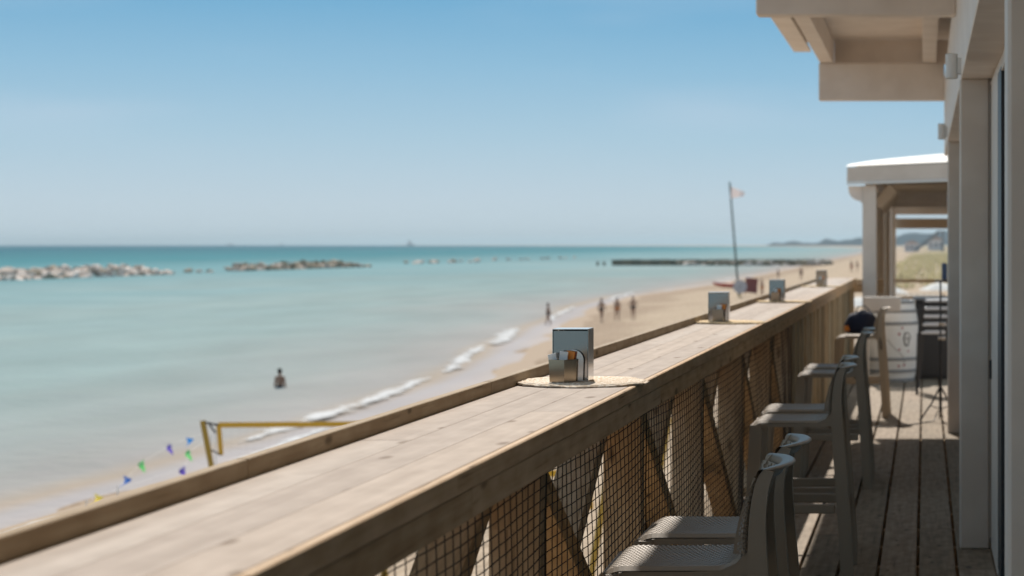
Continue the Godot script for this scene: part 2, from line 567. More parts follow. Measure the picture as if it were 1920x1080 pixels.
	obj_structure("hills", hb, M.hill)

func obj_structure(called: String, b: Variant, m: Material) -> MeshInstance3D:
	return kind(obj(called, b, m), "structure")

func foam(path: Array, wide_: float) -> void:
	var wide := wide_ * 1.35
	var c := Curve3D.new()
	for p in path:
		c.add_point(Vector3(p[0], 0.0, -p[1]))
	var b := MB.new()
	var l := c.get_baked_length()
	var nl := int(l / 0.13)
	var mw := 14
	var ids := []
	for i in nl + 1:
		var p := c.sample_baked(l * i / nl)
		var q := c.sample_baked(minf(l * i / nl + 0.4, l))
		var o := c.sample_baked(maxf(l * i / nl - 0.4, 0))
		var side := (q - o).normalized().cross(Vector3.UP)
		var env := sqrt(clampf(sin(PI * i / nl), 0.0, 1.0))
		for k in mw + 1:
			var a := (k / float(mw) - 0.5) * 2.0
			var w := p + side * (a * wide * (0.8 + 0.7 * ragged.get_noise_1d(i * 1.6)) * maxf(env, 0.12) + wide * 0.35 * ragged.get_noise_1d(i * 0.9 + 400.0))
			w.y = maxf(0.05, ground(w.x, -w.z) + 0.03) + 0.05 * env * (1.0 - a * a) * (0.6 + ragged.get_noise_2d(w.x * 60.0, w.z * 30.0))
			ids.append(b.vert(w, Vector3.UP))
	b.tinted = true
	for i in nl + 1:
		for k in mw + 1:
			var p := b.v[ids[i * (mw + 1) + k]]
			var lace := 0.5 * ragged.get_noise_2d(p.x * 34.0, p.z * 14.0) + 0.6 * ragged.get_noise_2d(p.x * 130.0, p.z * 70.0)
			var edge := sin(PI * k / mw) * clampf(sin(PI * i / nl) * 3.0, 0.0, 1.0)
			b.col[ids[i * (mw + 1) + k]] = Color(1, 1, 1, clampf((lace * 0.85 + edge * 0.9 - 0.3) * 1.5, 0.0, 0.9) * clampf(edge * 2.5, 0.0, 1.0))
	for i in nl:
		for k in mw:
			var j := i * (mw + 1) + k
			b.face(ids[j], ids[j + 1], ids[j + mw + 2])
			b.face(ids[j], ids[j + mw + 2], ids[j + mw + 1])
	kind(obj("wave_foam", b, M.foam), "stuff")

# ------------------------------------------------------------------ terrace
func build_deck() -> void:
	var deck := Node3D.new()
	deck.name = numbered("wooden_deck")
	add_child(deck)
	kind(deck, "structure")
	var mid := -0.035 - 0.195 / 2.0
	for k in range(-5, 4):
		var x := mid + 0.195 * k
		var d := -7.0 + rng.randf_range(0.0, 2.0)
		var last := 70.0
		while d < last:
			var l := minf(rng.randf_range(3.6, 4.8), last - d)
			var b := MB.new()
			b.box(Vector3.ZERO, Vector3(0.178, 0.028, l - 0.006), 2, 0.003, Basis(), Vector2(rng.randf() * 9, rng.randf() * 9))
			if l > 0.3:
				obj("deck_board", b, M.deck[rng.randi() % 4], deck, Vector3(x, DECK - 0.014, -(d + l / 2)), Vector3(0, 0, rng.randf_range(-0.004, 0.004)))
			d += l
	var j := MB.new()
	for i in 110:
		j.box(Vector3(-0.35, DECK - 0.092, 6.0 - i * 0.7), Vector3(2.0, 0.12, 0.06), 0, 0.0)
	kind(obj("joist", j, M.brown[0], deck), "stuff")
	var ul := MB.new()
	ul.box(Vector3(-0.35, DECK - 0.165, -31.0), Vector3(2.0, 0.02, 76.0), 2, 0.0)  # black sheet added below, painting the shade seen in the board gaps
	obj("gap_shade_sheet", ul, M.black, deck)
	var e := MB.new()
	e.box(Vector3(-1.36, DECK - 0.1, -31.0), Vector3(0.03, 0.22, 76.0), 2, 0.002)
	obj("edge_board", e, M.brown[1], deck)

# the long bar counter with its braced, netted railing
func build_counter() -> void:
	var xf := -0.918
	var xb := -1.30
	var d0 := -3.0
	var d1 := 28.6
	var t := thing("bar_counter", "long weathered wooden bar counter on a railing hung with black netting", "bar counter", Vector3(0, 0, 0))
	# three long planks side by side, butted end to end
	for row in 3:
		var w := (xf - 0.02 - xb) / 3.0
		var cuts: Array = [[-3.0, 4.9, 9.6, 14.1, 18.5, 22.9, d1], [-3.0, 2.4, 7.33, 11.9, 16.3, 20.7, 25.1, d1], [-3.0, 5.75, 10.4, 15.2, 19.6, 24.0, d1]][row]
		for i in cuts.size() - 1:
			var l: float = cuts[i + 1] - cuts[i]
			var b := MB.new()
			b.box(Vector3.ZERO, Vector3(w - 0.0006, 0.046, l - 0.002), 2, 0.0012, Basis(), Vector2(rng.randf() * 9, rng.randf() * 9))
			obj("counter_board", b, M.top[rng.randi() % 3], t, Vector3(xb + w * (row + 0.5), TOP - 0.023, -(cuts[i] + l / 2)))
	# back rail standing up along the sea side
	var d := d0
	for l in [4.38, 1.3, 1.42, 2.3, 2.6, 3.1, 3.4, 3.6, 3.6, 5.9]:
		var b := MB.new()
		b.box(Vector3.ZERO, Vector3(0.026, 0.09, l - 0.004), 2, 0.002, Basis(), Vector2(rng.randf() * 9, rng.randf() * 9))
		obj("back_rail", b, M.rail[rng.randi() % 3], t, Vector3(xb - 0.0135, TOP - 0.007, -(d + l / 2)))
		d += l
	d = d0
	for l in [5.9, 4.43, 4.1, 4.4, 4.5, 4.3, 3.97]:
		var b := MB.new()
		b.box(Vector3.ZERO, Vector3(0.0195, 0.0455, l - 0.002), 2, 0.003, Basis(), Vector2(rng.randf() * 9, rng.randf() * 9))
		obj("front_board", b, M.lip[rng.randi() % 2], t, Vector3(xf - 0.0098, TOP - 0.0228, -(d + l / 2)))
		d += l
	# apron under the front edge
	d = d0
	for l in [4.6, 2.75, 3.1, 3.4, 3.4, 3.8, 4.2, 6.35]:
		var b := MB.new()
		b.box(Vector3.ZERO, Vector3(0.035, 0.062, l - 0.003), 2, 0.002, Basis(), Vector2(rng.randf() * 9, rng.randf() * 9))
		obj("apron_board", b, M.brown[rng.randi() % 3], t, Vector3(xf - 0.022, TOP - 0.078, -(d + l / 2)))
		d += l
	# posts and X braces, and the netting in each bay
	var posts := [-2.3, -0.4, 1.5, 3.42, 5.34, 7.23, 9.17, 11.2, 13.2, 15.2]
	for i in posts.size():
		var b := MB.new()
		b.box(Vector3.ZERO, Vector3(0.13, 1.04, 0.07), 1, 0.003, Basis(), Vector2(rng.randf() * 9, rng.randf() * 9))
		obj("post", b, M.brown[i % 3], t, Vector3(-1.02, DECK + 0.52, -posts[i]))
		if i < posts.size() - 1:
			var a: float = posts[i] + 0.036
			var z: float = posts[i + 1] - 0.036
			var p := MB.new()
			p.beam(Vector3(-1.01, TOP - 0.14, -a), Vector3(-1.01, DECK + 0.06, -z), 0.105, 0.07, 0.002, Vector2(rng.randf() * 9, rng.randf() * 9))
			obj("brace", p, M.bounce_lit_brown, t)
			var q := MB.new()
			q.beam(Vector3(-1.125, TOP - 0.14, -z), Vector3(-1.125, DECK + 0.06, -a), 0.12, 0.07, 0.002, Vector2(rng.randf() * 9, rng.randf() * 9))
			obj("brace", q, M.brown[(i + 2) % 3], t)
			net_panel(t, -0.947, a - 0.03, z + 0.03, DECK + 0.03, TOP - 0.11)
	var r := MB.new()
	r.box(Vector3(-1.02, DECK + 0.02, -(d0 + 15.2) / 2), Vector3(0.12, 0.04, 18.2), 2, 0.003)
	obj("bottom_rail", r, M.brown[0], t)
	# upright boards closing the far part
	d = 15.28
	while d < d1 - 0.2:
		var b := MB.new()
		b.box(Vector3.ZERO, Vector3(0.024, 1.035, 0.262), 1, 0.003, Basis(), Vector2(rng.randf() * 9, rng.randf() * 9))
		obj("fence_board", b, M.grey_board[rng.randi() % 3], t, Vector3(-0.975 + (0.014 if int(d * 3.0) % 2 else 0.0), DECK + 0.52, -(d + 0.14)))
		d += 0.29
	var f := MB.new()
	f.box(Vector3(-0.99, DECK + 0.56, -28.52), Vector3(0.09, 1.1, 0.09), 1, 0.003)
	obj("post", f, M.grey_board[0], t)
	var g := MB.new()
	g.box(Vector3(-0.80, TOP - 0.05, -28.75), Vector3(0.5, 0.05, 0.09), 0, 0.003)
	g.box(Vector3(-0.80, TOP - 0.14, -28.76), Vector3(0.5, 0.12, 0.04), 0, 0.003)
	obj("return_rail", g, M.brown[1], t)

func net_panel(t: Node3D, x: float, a: float, z: float, y0: float, y1: float) -> void:
	var b := MB.new()
	var nz := int((z - a) / 0.074)
	var bulge := func(d: float, y: float) -> Vector3:
		var u := (d - a) / (z - a)
		var w := 0.012 * ragged.get_noise_2d(d * 40.0, y * 30.0)
		return Vector3(x + 0.012 * sin(PI * u) * sin(PI * (y - y0) / (y1 - y0)) + w, y - 0.014 * sin(PI * u) + 0.5 * w, -d - 0.6 * w)
	for i in nz + 1:
		var d := a + (z - a) * i / nz
		var pts := []
		for k in 9:
			pts.append(bulge.call(d, lerpf(y0, y1, k / 8.0)))
		b.tube(pts, 0.0017, 3, false)
	var y := y0
	while y <= y1:
		var pts := []
		for k in nz + 1:
			var d := a + (z - a) * k / nz
			pts.append(bulge.call(d, y) + Vector3(0, 0.003 * (ragged.get_noise_2d(d * 300.0, y * 300.0)), 0))
		b.tube(pts, 0.0019, 3, false)
		y += 0.0285
	kind(obj("netting", b, M.net, t), "stuff")

# building at the right: pillars, lintel, sliding door, roof carried on beams
func build_house() -> void:
	var t := thing("beach_bar", "cream painted timber beach bar with pillars and a deep overhanging roof", "building")
	for p in [[4.75, 0.2, 0.185], [11.2, 0.2, 0.185], [18.05, 0.24, 0.195], [-3.0, 0.2, 0.185]]:
		var b := MB.new()
		b.box(Vector3.ZERO, Vector3(0.155, 2.47, p[1]), 1, 0.008)
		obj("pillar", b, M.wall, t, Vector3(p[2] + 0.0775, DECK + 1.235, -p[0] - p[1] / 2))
	var l := MB.new()
	l.box(Vector3(0.28, 7.245, -6.7), Vector3(0.18, 0.75, 28.6), 2, 0.004)
	obj("lintel", l, M.paint, t)
	# far return wall and the closed shell behind the doors
	var w := MB.new()
	w.box(Vector3(0.66, DECK + 1.3, -20.9), Vector3(0.72, 2.6, 0.14), 1, 0.004)
	w.box(Vector3(0.40, DECK + 1.235, -19.6), Vector3(0.12, 2.47, 2.4), 1, 0.002)
	w.box(Vector3(3.2, DECK + 1.8, -20.9), Vector3(4.3, 3.5, 0.13), 1, 0.004)
	w.box(Vector3(3.2, DECK + 1.8, 7.5), Vector3(5.9, 3.5, 0.14), 1, 0.004)
	w.box(Vector3(5.6, DECK + 1.8, -6.7), Vector3(0.14, 3.5, 28.2), 1, 0.004)
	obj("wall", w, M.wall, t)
	var en := MB.new()
	en.box(Vector3(-0.56, DECK + 1.8, 7.5), Vector3(1.5, 3.6, 0.1), 1, 0.004)  # wall added out of view behind the eye to deepen the shade
	obj("added_shade_screen", en, M.brown[0], t)
	var fl := MB.new()
	fl.box(Vector3(3.1, DECK - 0.03, -6.7), Vector3(5.0, 0.05, 28.0), 2, 0.0)
	obj("floor", fl, M.inside, t)
	# door frames along the recess
	for bay in [[4.98, 11.18], [11.42, 18.03], [-2.78, 4.73]]:
		var dr := MB.new()
		var a: float = bay[0]
		var z: float = bay[1]
		dr.box(Vector3(0.365, DECK + 1.235, -z + 0.5), Vector3(0.036, 2.44, 0.98), 1, 0.003)
		dr.box(Vector3(0.365, DECK + 1.235, -a - 0.04), Vector3(0.036, 2.44, 0.07), 1, 0.003)
		dr.box(Vector3(0.375, DECK + 2.43, -(a + z) / 2), Vector3(0.05, 0.07, z - a - 1.1), 2, 0.003)
		var door := obj("door_frame", dr, M.wall, t)
		var st := MB.new()
		st.box(Vector3(0.376, DECK + 1.235, -z + 1.21), Vector3(0.055, 2.36, 0.42), 1, 0.003)
		obj("door_stile", st, M.dark_metal, door)
		var st2 := MB.new()
		st2.box(Vector3(0.40, DECK + 1.235, -(a + z) / 2), Vector3(0.05, 2.36, 0.07), 1, 0.003)
		obj("door_stile", st2, M.dark_metal, door)
		var gl := MB.new()
		gl.box(Vector3(0.41, DECK + 1.235, -(a + z) / 2 - 0.1), Vector3(0.008, 2.36, z - a - 1.3), 1, 0.0)
		obj("glass_pane", gl, M.glass, door)
		var tr := MB.new()
		tr.box(Vector3(0.385, DECK + 0.016, -(a + z) / 2), Vector3(0.075, 0.03, z - a), 2, 0.003)
		obj("door_track", tr, M.steel_side, door)
		var hd := MB.new()
		hd.box(Vector3(0.342, DECK + 0.95, -z + 0.1), Vector3(0.014, 0.10, 0.02), 1, 0.003)
		obj("door_handle", hd, M.dark_metal, door)
	# roof
	var rf := MB.new()
	rf.box(Vector3(2.3, 8.03, -6.55), Vector3(6.7, 0.05, 29.1), 0, 0.004)
	var roof := obj("roof", rf, M.paint, t)
	for d in [-2.4, 5.3, 13.0, 20.7]:
		var b := MB.new()
		b.box(Vector3(-0.42, 7.578, -d - 0.08), Vector3(1.22, 0.36, 0.16), 0, 0.008)
		obj("cross_beam", b, M.paint, roof)
		var bl := MB.new()
		bl.box(Vector3(-0.30, 7.88, -d - 0.2), Vector3(1.17, 0.24, 0.03), 0, 0.002)
		obj("blocking_board", bl, M.paint, roof)
	for x in [-0.955, 0.045]:
		var b := MB.new()
		b.box(Vector3(x, 7.881, -6.5), Vector3(0.13, 0.238, 29.0), 2, 0.004)
		obj("long_beam", b, M.paint, roof)
	var d := -8.0
	for l2 in [4.6, 4.4, 4.5, 4.0, 5.5, 4.4, 1.7]:
		var b := MB.new()
		b.box(Vector3(0, 0, 0), Vector3(0.17, 0.03, l2 - 0.03), 2, 0.004)
		obj("eave_board", b, M.paint, roof, Vector3(-1.21, 7.915, -(d + l2 / 2)))
		d += l2
	var ug := MB.new()
	ug.box(Vector3(-1.20, 8.015, -6.55), Vector3(0.29, 0.05, 29.0), 2, 0.003)
	obj("eave_batten", ug, M.brown[1], roof)
	# small spotlight box by the inner beam, and lamps on the pillars
	var sp := thing("spotlight", "small grey spotlight under the roof beside the inner beam", "spotlight", Vector3(-0.055, 7.62, -15.2))
	var s1 := MB.new()
	s1.tube([Vector3(0, 0.0, 0), Vector3(0, 0.13, 0)], 0.022, 12)
	obj("spotlight_housing", s1, M.grey_paint, sp)
	var s2 := MB.new()
	s2.box(Vector3(0.02, 0.22, 0), Vector3(0.03, 0.18, 0.03), 1, 0.003)
	obj("bracket", s2, M.grey_paint, sp)
	var first: Node3D
	for q in [[11.14, "white cylinder wall lamp high on the nearer cream pillar"], [17.6, "white cylinder wall lamp on the far pillar, below the roof corner"]]:
		var at := Vector3(0.14, EYE.y + 0.93, -q[0])
		if first:
			dup(first, at, 0.0, q[1], "wall_lamp")
			continue
		first = thing("wall_lamp", q[1], "lamp", at, 0.0, "cylinder wall lamps on the pillars")
		var c := MB.new()
		c.lathe(Vector3(0, -0.065, 0), [Vector2(0.0, 0.01), Vector2(0.022, 0.01), Vector2(0.03, 0.0), Vector2(0.032, 0.004), Vector2(0.032, 0.126), Vector2(0.03, 0.13), Vector2(0.022, 0.12), Vector2(0.0, 0.12)], 24)
		obj("lamp_shade", c, M.white, first)
		var m := MB.new()
		m.box(Vector3(0.042, 0, 0), Vector3(0.024, 0.085, 0.05), 1, 0.003)
		obj("mount", m, M.white, first)

# ------------------------------------------------------------------ stools
func smooth_poly(pts: Array, seg := 6) -> PackedVector2Array:
	var c := Curve2D.new()
	for i in pts.size():
		var tn: Vector2 = (pts[mini(i + 1, pts.size() - 1)] - pts[maxi(i - 1, 0)]) / 6.0
		c.add_point(pts[i], -tn, tn)
	var out := PackedVector2Array()
	for i in pts.size() - 1:
		for k in seg:
			out.append(c.sample(i, k / float(seg)))
	out.append(pts[-1])
	return out

func make_stool(label: String) -> Node3D:
	var t := thing("bar_stool", label, "bar stool", Vector3.ZERO, 0.0, "plastic bar stools along the counter")
	# seat: x runs from the front (towards the counter, -x) to the back
	var seat := MB.new()
	var sf := func(u: float, v: float) -> Vector3:
		var x := lerpf(0.135, -0.226, u)
		var z := lerpf(-0.212, 0.212, v)
		var dish := 0.012 * (1.0 - pow(2.0 * v - 1.0, 2)) * sin(PI * clampf(u * 1.05, 0, 1))
		var y := 0.757 - dish - 0.020 * pow(clampf((u - 0.86) / 0.14, 0, 1), 2) - 0.012 * pow(clampf((absf(2.0 * v - 1.0) - 0.9) / 0.1, 0, 1), 2) + 0.03 * pow(clampf((0.16 - u) / 0.16, 0, 1), 2)
		return Vector3(x, y, z)
	seat.perforated(sf, 26, 25, 0.005, 0.62, 0.62)
	obj("seat", seat, M.resin, t)
	var rim := MB.new()
	for s in [-1.0, 1.0]:
		var prof := []
		for p in [Vector2(-0.235, 0.70), Vector2(-0.23, 0.722), Vector2(-0.212, 0.736), Vector2(-0.15, 0.742), Vector2(0.0, 0.742), Vector2(0.08, 0.745), Vector2(0.125, 0.765), Vector2(0.16, 0.81), Vector2(0.18, 0.80), Vector2(0.18, 0.735), Vector2(0.10, 0.725), Vector2(-0.165, 0.725), Vector2(-0.188, 0.70)]:
			prof.append(p)
		rim.plate(PackedVector2Array(prof), 0.022, Transform3D(Basis(), Vector3(0, 0, s * 0.2)))
	var fr := []
	for k in 13:
		var v := (k / 12.0 - 0.5) * 2.0
		fr.append(Vector3(-0.222, 0.726, v * 0.2))
	rim.tube(fr, 0.013, 10, true, 1.0)
	rim.box(Vector3(-0.222, 0.708, 0), Vector3(0.022, 0.034, 0.39), 2, 0.006)
	rim.box(Vector3(0.15, 0.745, 0), Vector3(0.03, 0.06, 0.38), 2, 0.008)
	obj("seat_frame", rim, M.resin, t)
	# rear legs run on upwards as the sides of the backrest
	var front := smooth_poly([Vector2(0.200, 0.0), Vector2(0.176, 0.4), Vector2(0.154, 0.70), Vector2(0.154, 0.80), Vector2(0.158, 0.88), Vector2(0.166, 0.94), Vector2(0.178, 0.985), Vector2(0.196, 1.010)])
	var rear := smooth_poly([Vector2(0.222, 1.003), Vector2(0.210, 0.965), Vector2(0.203, 0.91), Vector2(0.201, 0.85), Vector2(0.209, 0.72), Vector2(0.236, 0.4), Vector2(0.262, 0.0)])
	front.append_array(rear)
	for s in [-1.0, 1.0]:
		var leg := MB.new()
		var sh := Transform3D(Basis(Vector3(1, 0, 0), Vector3(0, 1, -s * 0.035), Vector3(0, 0, 1)), Vector3(0, 0, s * 0.235))
		leg.plate(front, 0.034, sh)
		obj("rear_leg", leg, M.resin, t)
		var fl := MB.new()
		fl.plate(PackedVector2Array([Vector2(-0.272, 0.0), Vector2(-0.215, 0.0), Vector2(-0.178, 0.70), Vector2(-0.182, 0.735), Vector2(-0.235, 0.735), Vector2(-0.24, 0.70)]), 0.04, Transform3D(Basis(Vector3(1, 0, 0), Vector3(0, 1, -s * 0.04), Vector3(0, 0, 1)), Vector3(0, 0, s * 0.228)))
		obj("front_leg", fl, M.resin, t)
		var st := MB.new()
		st.box(Vector3(-0.02, 0.335, s * 0.218), Vector3(0.38, 0.045, 0.022), 0, 0.005)
		obj("stretcher", st, M.resin, t)
	var fb := MB.new()
	fb.box(Vector3(-0.235, 0.27, 0), Vector3(0.034, 0.05, 0.42), 2, 0.006)
	fb.box(Vector3(0.2, 0.335, 0), Vector3(0.024, 0.045, 0.42), 2, 0.005)
	obj("footrest", fb, M.resin, t)
	# backrest: a hollowed, perforated shell under a solid flared lip
	var bf := func(u: float, v: float) -> Vector3:
		var y := lerpf(0.79, 0.990, u)
		var x: float = 0.150 + 0.026 * pow(u, 2.5)
		var wing := 0.034 * pow(1.0 - u, 0.8)
		if v < 0.14:
			return Vector3(x - wing * (1.0 - v / 0.14), y, -0.222 + 0.004 * v / 0.14)
		if v > 0.86:
			return Vector3(x - wing * (v - 0.86) / 0.14, y, 0.222 - 0.004 * (1.0 - v) / 0.14)
		var w := (v - 0.14) / 0.72
		x += 0.05 * (1.0 - pow(absf(2.0 * w - 1.0), 2.2)) * (0.4 + 0.6 * u)
		return Vector3(x, y, lerpf(-0.218, 0.218, w))
	var back := MB.new()
	back.perforated(bf, 15, 33, 0.006, 0.58, 0.6)
	obj("backrest", back, M.resin, t)
	var lip := MB.new()
	var rows := []
	var prof2 := [[-0.002, -0.004], [0.002, 0.018], [0.010, 0.029], [0.024, 0.036], [0.042, 0.036], [0.053, 0.030], [0.054, 0.024], [0.042, 0.022], [0.022, 0.012], [0.010, -0.012]]
	for k in 29:
		var v := k / 28.0
		var base: Vector3 = bf.call(1.0, lerpf(0.14, 0.86, v))
		var e := 1.0 - pow(absf(2.0 * v - 1.0), 3.0)
		var ring := []
		for i in prof2.size():
			var g: float = 0.62 + 0.38 * e
			ring.append(lip.vert(base + Vector3(prof2[i][0] * 0.82 * g, prof2[i][1] * 0.72 * (0.8 + 0.2 * e), 0), Vector3(prof2[i][0] - 0.05, prof2[i][1] - 0.025, 0).normalized()))
		rows.append(ring)
	for k in 28:
		for i in prof2.size() - 1:
			lip.face(rows[k][i], rows[k][i + 1], rows[k + 1][i + 1])
			lip.face(rows[k][i], rows[k + 1][i + 1], rows[k + 1][i])
	obj("top_lip", lip, M.resin, t)
	return t

func build_stools() -> void:
	var labels := ["taupe plastic bar stool nearest the camera, cut off by the picture's lower edge", "taupe plastic bar stool second in line, its backrest just behind the nearest one's", "taupe plastic bar stool third in line, its tall rear leg standing clear on the deck", "taupe plastic bar stool fourth in line, half hidden behind the third", "taupe plastic bar stool fifth in line, in the shade of the roof edge", "taupe plastic bar stool sixth in line, hidden behind the fifth save seat edge and lip"]
	var spots := [[-0.622, 5.80, 0.02], [-0.612, 6.43, 0.0], [-0.60, 10.42, 0.0], [-0.612, 11.12, 0.03], [-0.605, 14.2, 0.0], [-0.61, 14.9, 0.02]]
	var first := make_stool(labels[0])
	for i in 6:
		var at := Vector3(spots[i][0], DECK, -spots[i][1])
		if i == 0:
			first.position = at
			first.rotation.y = spots[0][2]
		else:
			dup(first, at, spots[i][2], labels[i], "bar_stool")
	var sun := dup(first, Vector3(-0.585, DECK, -19.9), -0.03, "sunlit bar stool, its sunlight painted as lighter tan, with a dark bag on its seat, before the white barrel", "bar_stool")
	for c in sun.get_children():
		c.material_override = M.resin_sunlit
	# bag on the sunlit stool
	var bag := thing("bag", "dark navy shoulder bag slumped on the sunlit bar stool", "bag", Vector3(-0.60, DECK + 0.77, -19.85))
	var b := MB.new()
	b.lathe(Vector3.ZERO, [Vector2(0.0, 0.0), Vector2(0.12, 0.0), Vector2(0.145, 0.03), Vector2(0.145, 0.09), Vector2(0.13, 0.15), Vector2(0.10, 0.19), Vector2(0.05, 0.205), Vector2(0.0, 0.2)], 22, 1.0, 0.85)
	for i in b.v.size():
		b.v[i] += b.n[i] * 0.022 * noise.get_noise_3d(b.v[i].x * 260, b.v[i].y * 260, b.v[i].z * 260) * (1.0 if b.v[i].y > 0.01 else 0.0)
	obj("bag_body", b, M.navy, bag)
	var st := MB.new()
	st.tube([Vector3(-0.05, 0.19, 0.03), Vector3(-0.02, 0.25, 0.02), Vector3(0.04, 0.26, 0.0), Vector3(0.09, 0.21, -0.01), Vector3(0.16, 0.12, 0.08), Vector3(0.19, 0.0, 0.17), Vector3(0.2, -0.14, 0.2)], 0.012, 6, true, 0.4)
	obj("strap", st, M.black, bag)
	var pk := MB.new()
	pk.box(Vector3(-0.115, 0.05, 0.085), Vector3(0.06, 0.05, 0.02), 0, 0.008)
	obj("orange_tag", pk, M.orange, bag)

# ------------------------------------------------------------------ on the counter
func build_counter_things() -> void:
	var where := [[-1.1415, 6.87, 0.0, -1.105], [-1.178, 12.16, 0.02, -1.13], [-1.145, 16.5, -0.03, -1.105], [-1.092, 22.5, 0.03, -1.09]]
	var order := ["nearest", "second nearest", "third from the front", "farthest"]
	var hold: Node3D
	var cup: Node3D
	var mat_: Node3D
	for i in 4:
		var d: float = where[i][1]
		var ml: String = ["pale round straw mat under the nearest napkin dispenser, curling over the counter edge", "round straw mat with orange rim under the second napkin dispenser", "round straw mat under the third napkin dispenser along the counter", "round straw mat under the farthest napkin dispenser"][i]
		var at := Vector3(where[i][3], TOP + 0.001, -(d + 0.02))
		if mat_:
			(dup(mat_, at, 0.8 * i, ml, "placemat") as MeshInstance3D).material_override = M.straw_gold
		else:
			var b := MB.new()
			var rings := []
			b.tinted = false
			for r in 27:
				var ring := []
				for k in 97:
					var a := TAU * k / 96.0
					var rr := 0.203 * r / 26.0 * (1.0 + (0.10 * ragged.get_noise_2d(cos(a) * 60, sin(a) * 60) + 0.03 * ragged.get_noise_2d(cos(a) * 900, sin(a) * 900)) * pow(r / 26.0, 3))
					var y := 0.006 + 0.003 * (r % 2) * (0.7 + 0.5 * ragged.get_noise_2d(cos(a) * 500 + r * 40, sin(a) * 500))
					if r > 19:
						y += 0.005 * pow((r - 19) / 7.0, 2) * (0.3 + 0.6 * ragged.get_noise_2d(cos(a) * 120 + 50, sin(a) * 120) + 0.7 * maxf(0.0, -cos(a)))
					if r == 26:
						y -= 0.005
					ring.append(b.vert(Vector3(cos(a) * rr, y, sin(a) * rr * 1.12), Vector3.UP, Vector2(a, rr)))
				rings.append(ring)
			for r in 26:
				for k in 96:
					var nn := (b.v[rings[r][k + 1]] - b.v[rings[r][k]]).cross(b.v[rings[r + 1][k]] - b.v[rings[r][k]]).normalized()
					if r > 0:
						b.n[rings[r][k]] = nn if nn.y > 0 else -nn
					b.face(rings[r][k], rings[r][k + 1], rings[r + 1][k + 1])
					b.face(rings[r][k], rings[r + 1][k + 1], rings[r + 1][k])
			var rimp := []
			for k in 97:
				rimp.append(b.v[rings[26][k]])
			var rads := []
			for k in 97:
				rads.append(0.0036 + 0.003 * ragged.get_noise_2d(cos(TAU * k / 96.0) * 700, sin(TAU * k / 96.0) * 700))
			b.tube(rimp, rads, 6, false)
			mat_ = obj("placemat", b, M.straw)
			tag(mat_, ml, "placemat", "straw mats on the counter")
			mat_.position = at
		# dispenser
		var hl: String = "%s polished steel napkin dispenser on its straw mat" % order[i].capitalize().to_lower()
		at = Vector3(where[i][0], TOP + 0.009, -(d + 0.055))
		if hold:
			dup(hold, at, where[i][2], hl, "napkin_dispenser")
		else:
			hold = thing("napkin_dispenser", hl, "napkin dispenser", at, where[i][2], "steel napkin dispensers on the counter")
			var h := MB.new()
			h.box(Vector3(0, 0.167, 0), Vector3(0.116, 0.003, 0.11), 0, 0.001)
			h.box(Vector3(-0.0572, 0.083, 0), Vector3(0.0016, 0.165, 0.11), 1, 0.0006)
			h.box(Vector3(0.0572, 0.083, 0), Vector3(0.0016, 0.165, 0.11), 1, 0.0006)
			h.box(Vector3(0, 0.0015, 0), Vector3(0.1125, 0.003, 0.108), 0, 0.0)
			obj("housing", h, M.steel_side, hold)
			for s in [-1.0, 1.0]:
				var p := MB.new()
				p.box(Vector3(0, 0.083, s * 0.0515), Vector3(0.1105, 0.158, 0.0012), 1, 0.0004)
				obj("face_plate", p, M.steel, hold)
		# cup of sugar sachets before it
		var cl: String = "small flared steel sugar cup before the %s napkin dispenser" % order[i]
		at = Vector3(where[i][0] + [-0.018, 0.008, -0.008, -0.006][i], TOP + 0.0095, -(d - 0.036))
		if cup:
			dup(cup, at, [0, -0.1, 0.05, -0.2][i], cl, "sugar_cup")
		else:
			var q := MB.new()
			var lo := 0.029
			var hi := 0.0315
			var th := 0.0012
			var cr := [[-1, -1], [1, -1], [1, 1], [-1, 1]]
			for k in 4:
				var e: Array = cr[k]
				var f: Array = cr[(k + 1) % 4]
				var o := [Vector3(e[0] * lo, 0, e[1] * lo * 1.05), Vector3(f[0] * lo, 0, f[1] * lo * 1.05), Vector3(f[0] * hi, 0.072, f[1] * hi * 1.05), Vector3(e[0] * hi, 0.072, e[1] * hi * 1.05)]
				var out := Vector3(e[0] + f[0], -0.07, e[1] + f[1]).normalized()
				q.quad(o[0], o[1], o[2], o[3], out)
				q.quad(o[0] - out * th, o[1] - out * th, o[2] - out * th, o[3] - out * th, -out)
				q.quad(o[3], o[2], o[2] - out * th, o[3] - out * th, Vector3.UP)
			q.box(Vector3(0, 0.001, 0), Vector3(lo * 2, 0.002, lo * 2.1), 0, 0.0)
			cup = thing("sugar_cup", cl, "sugar cup", at, -0.5, "steel sugar cups on the counter")
			obj("cup", q, M.steel_cup, cup)
			var arch := PackedVector2Array([Vector2(-0.033, 0.002), Vector2(0.033, 0.002)])
			for k in 13:
				arch.append(Vector2(0.035 * cos(PI * k / 12.0), 0.068 + 0.034 * sin(PI * k / 12.0)))
			var ab := MB.new()
			ab.plate(arch, 0.0016, Transform3D(Basis(Vector3.UP, 0.45), Vector3(0.012, 0, -0.036)))
			obj("round_back", ab, M.steel_side, cup)
		var sachets := [[-0.020, 0.008, 0.22, M.white, "white"], [-0.004, 0.004, -0.06, M.white, "white"], [0.008, -0.006, -0.16, M.orange, "orange"], [0.014, -0.018, -0.12, M.red_brown, "brown"]]
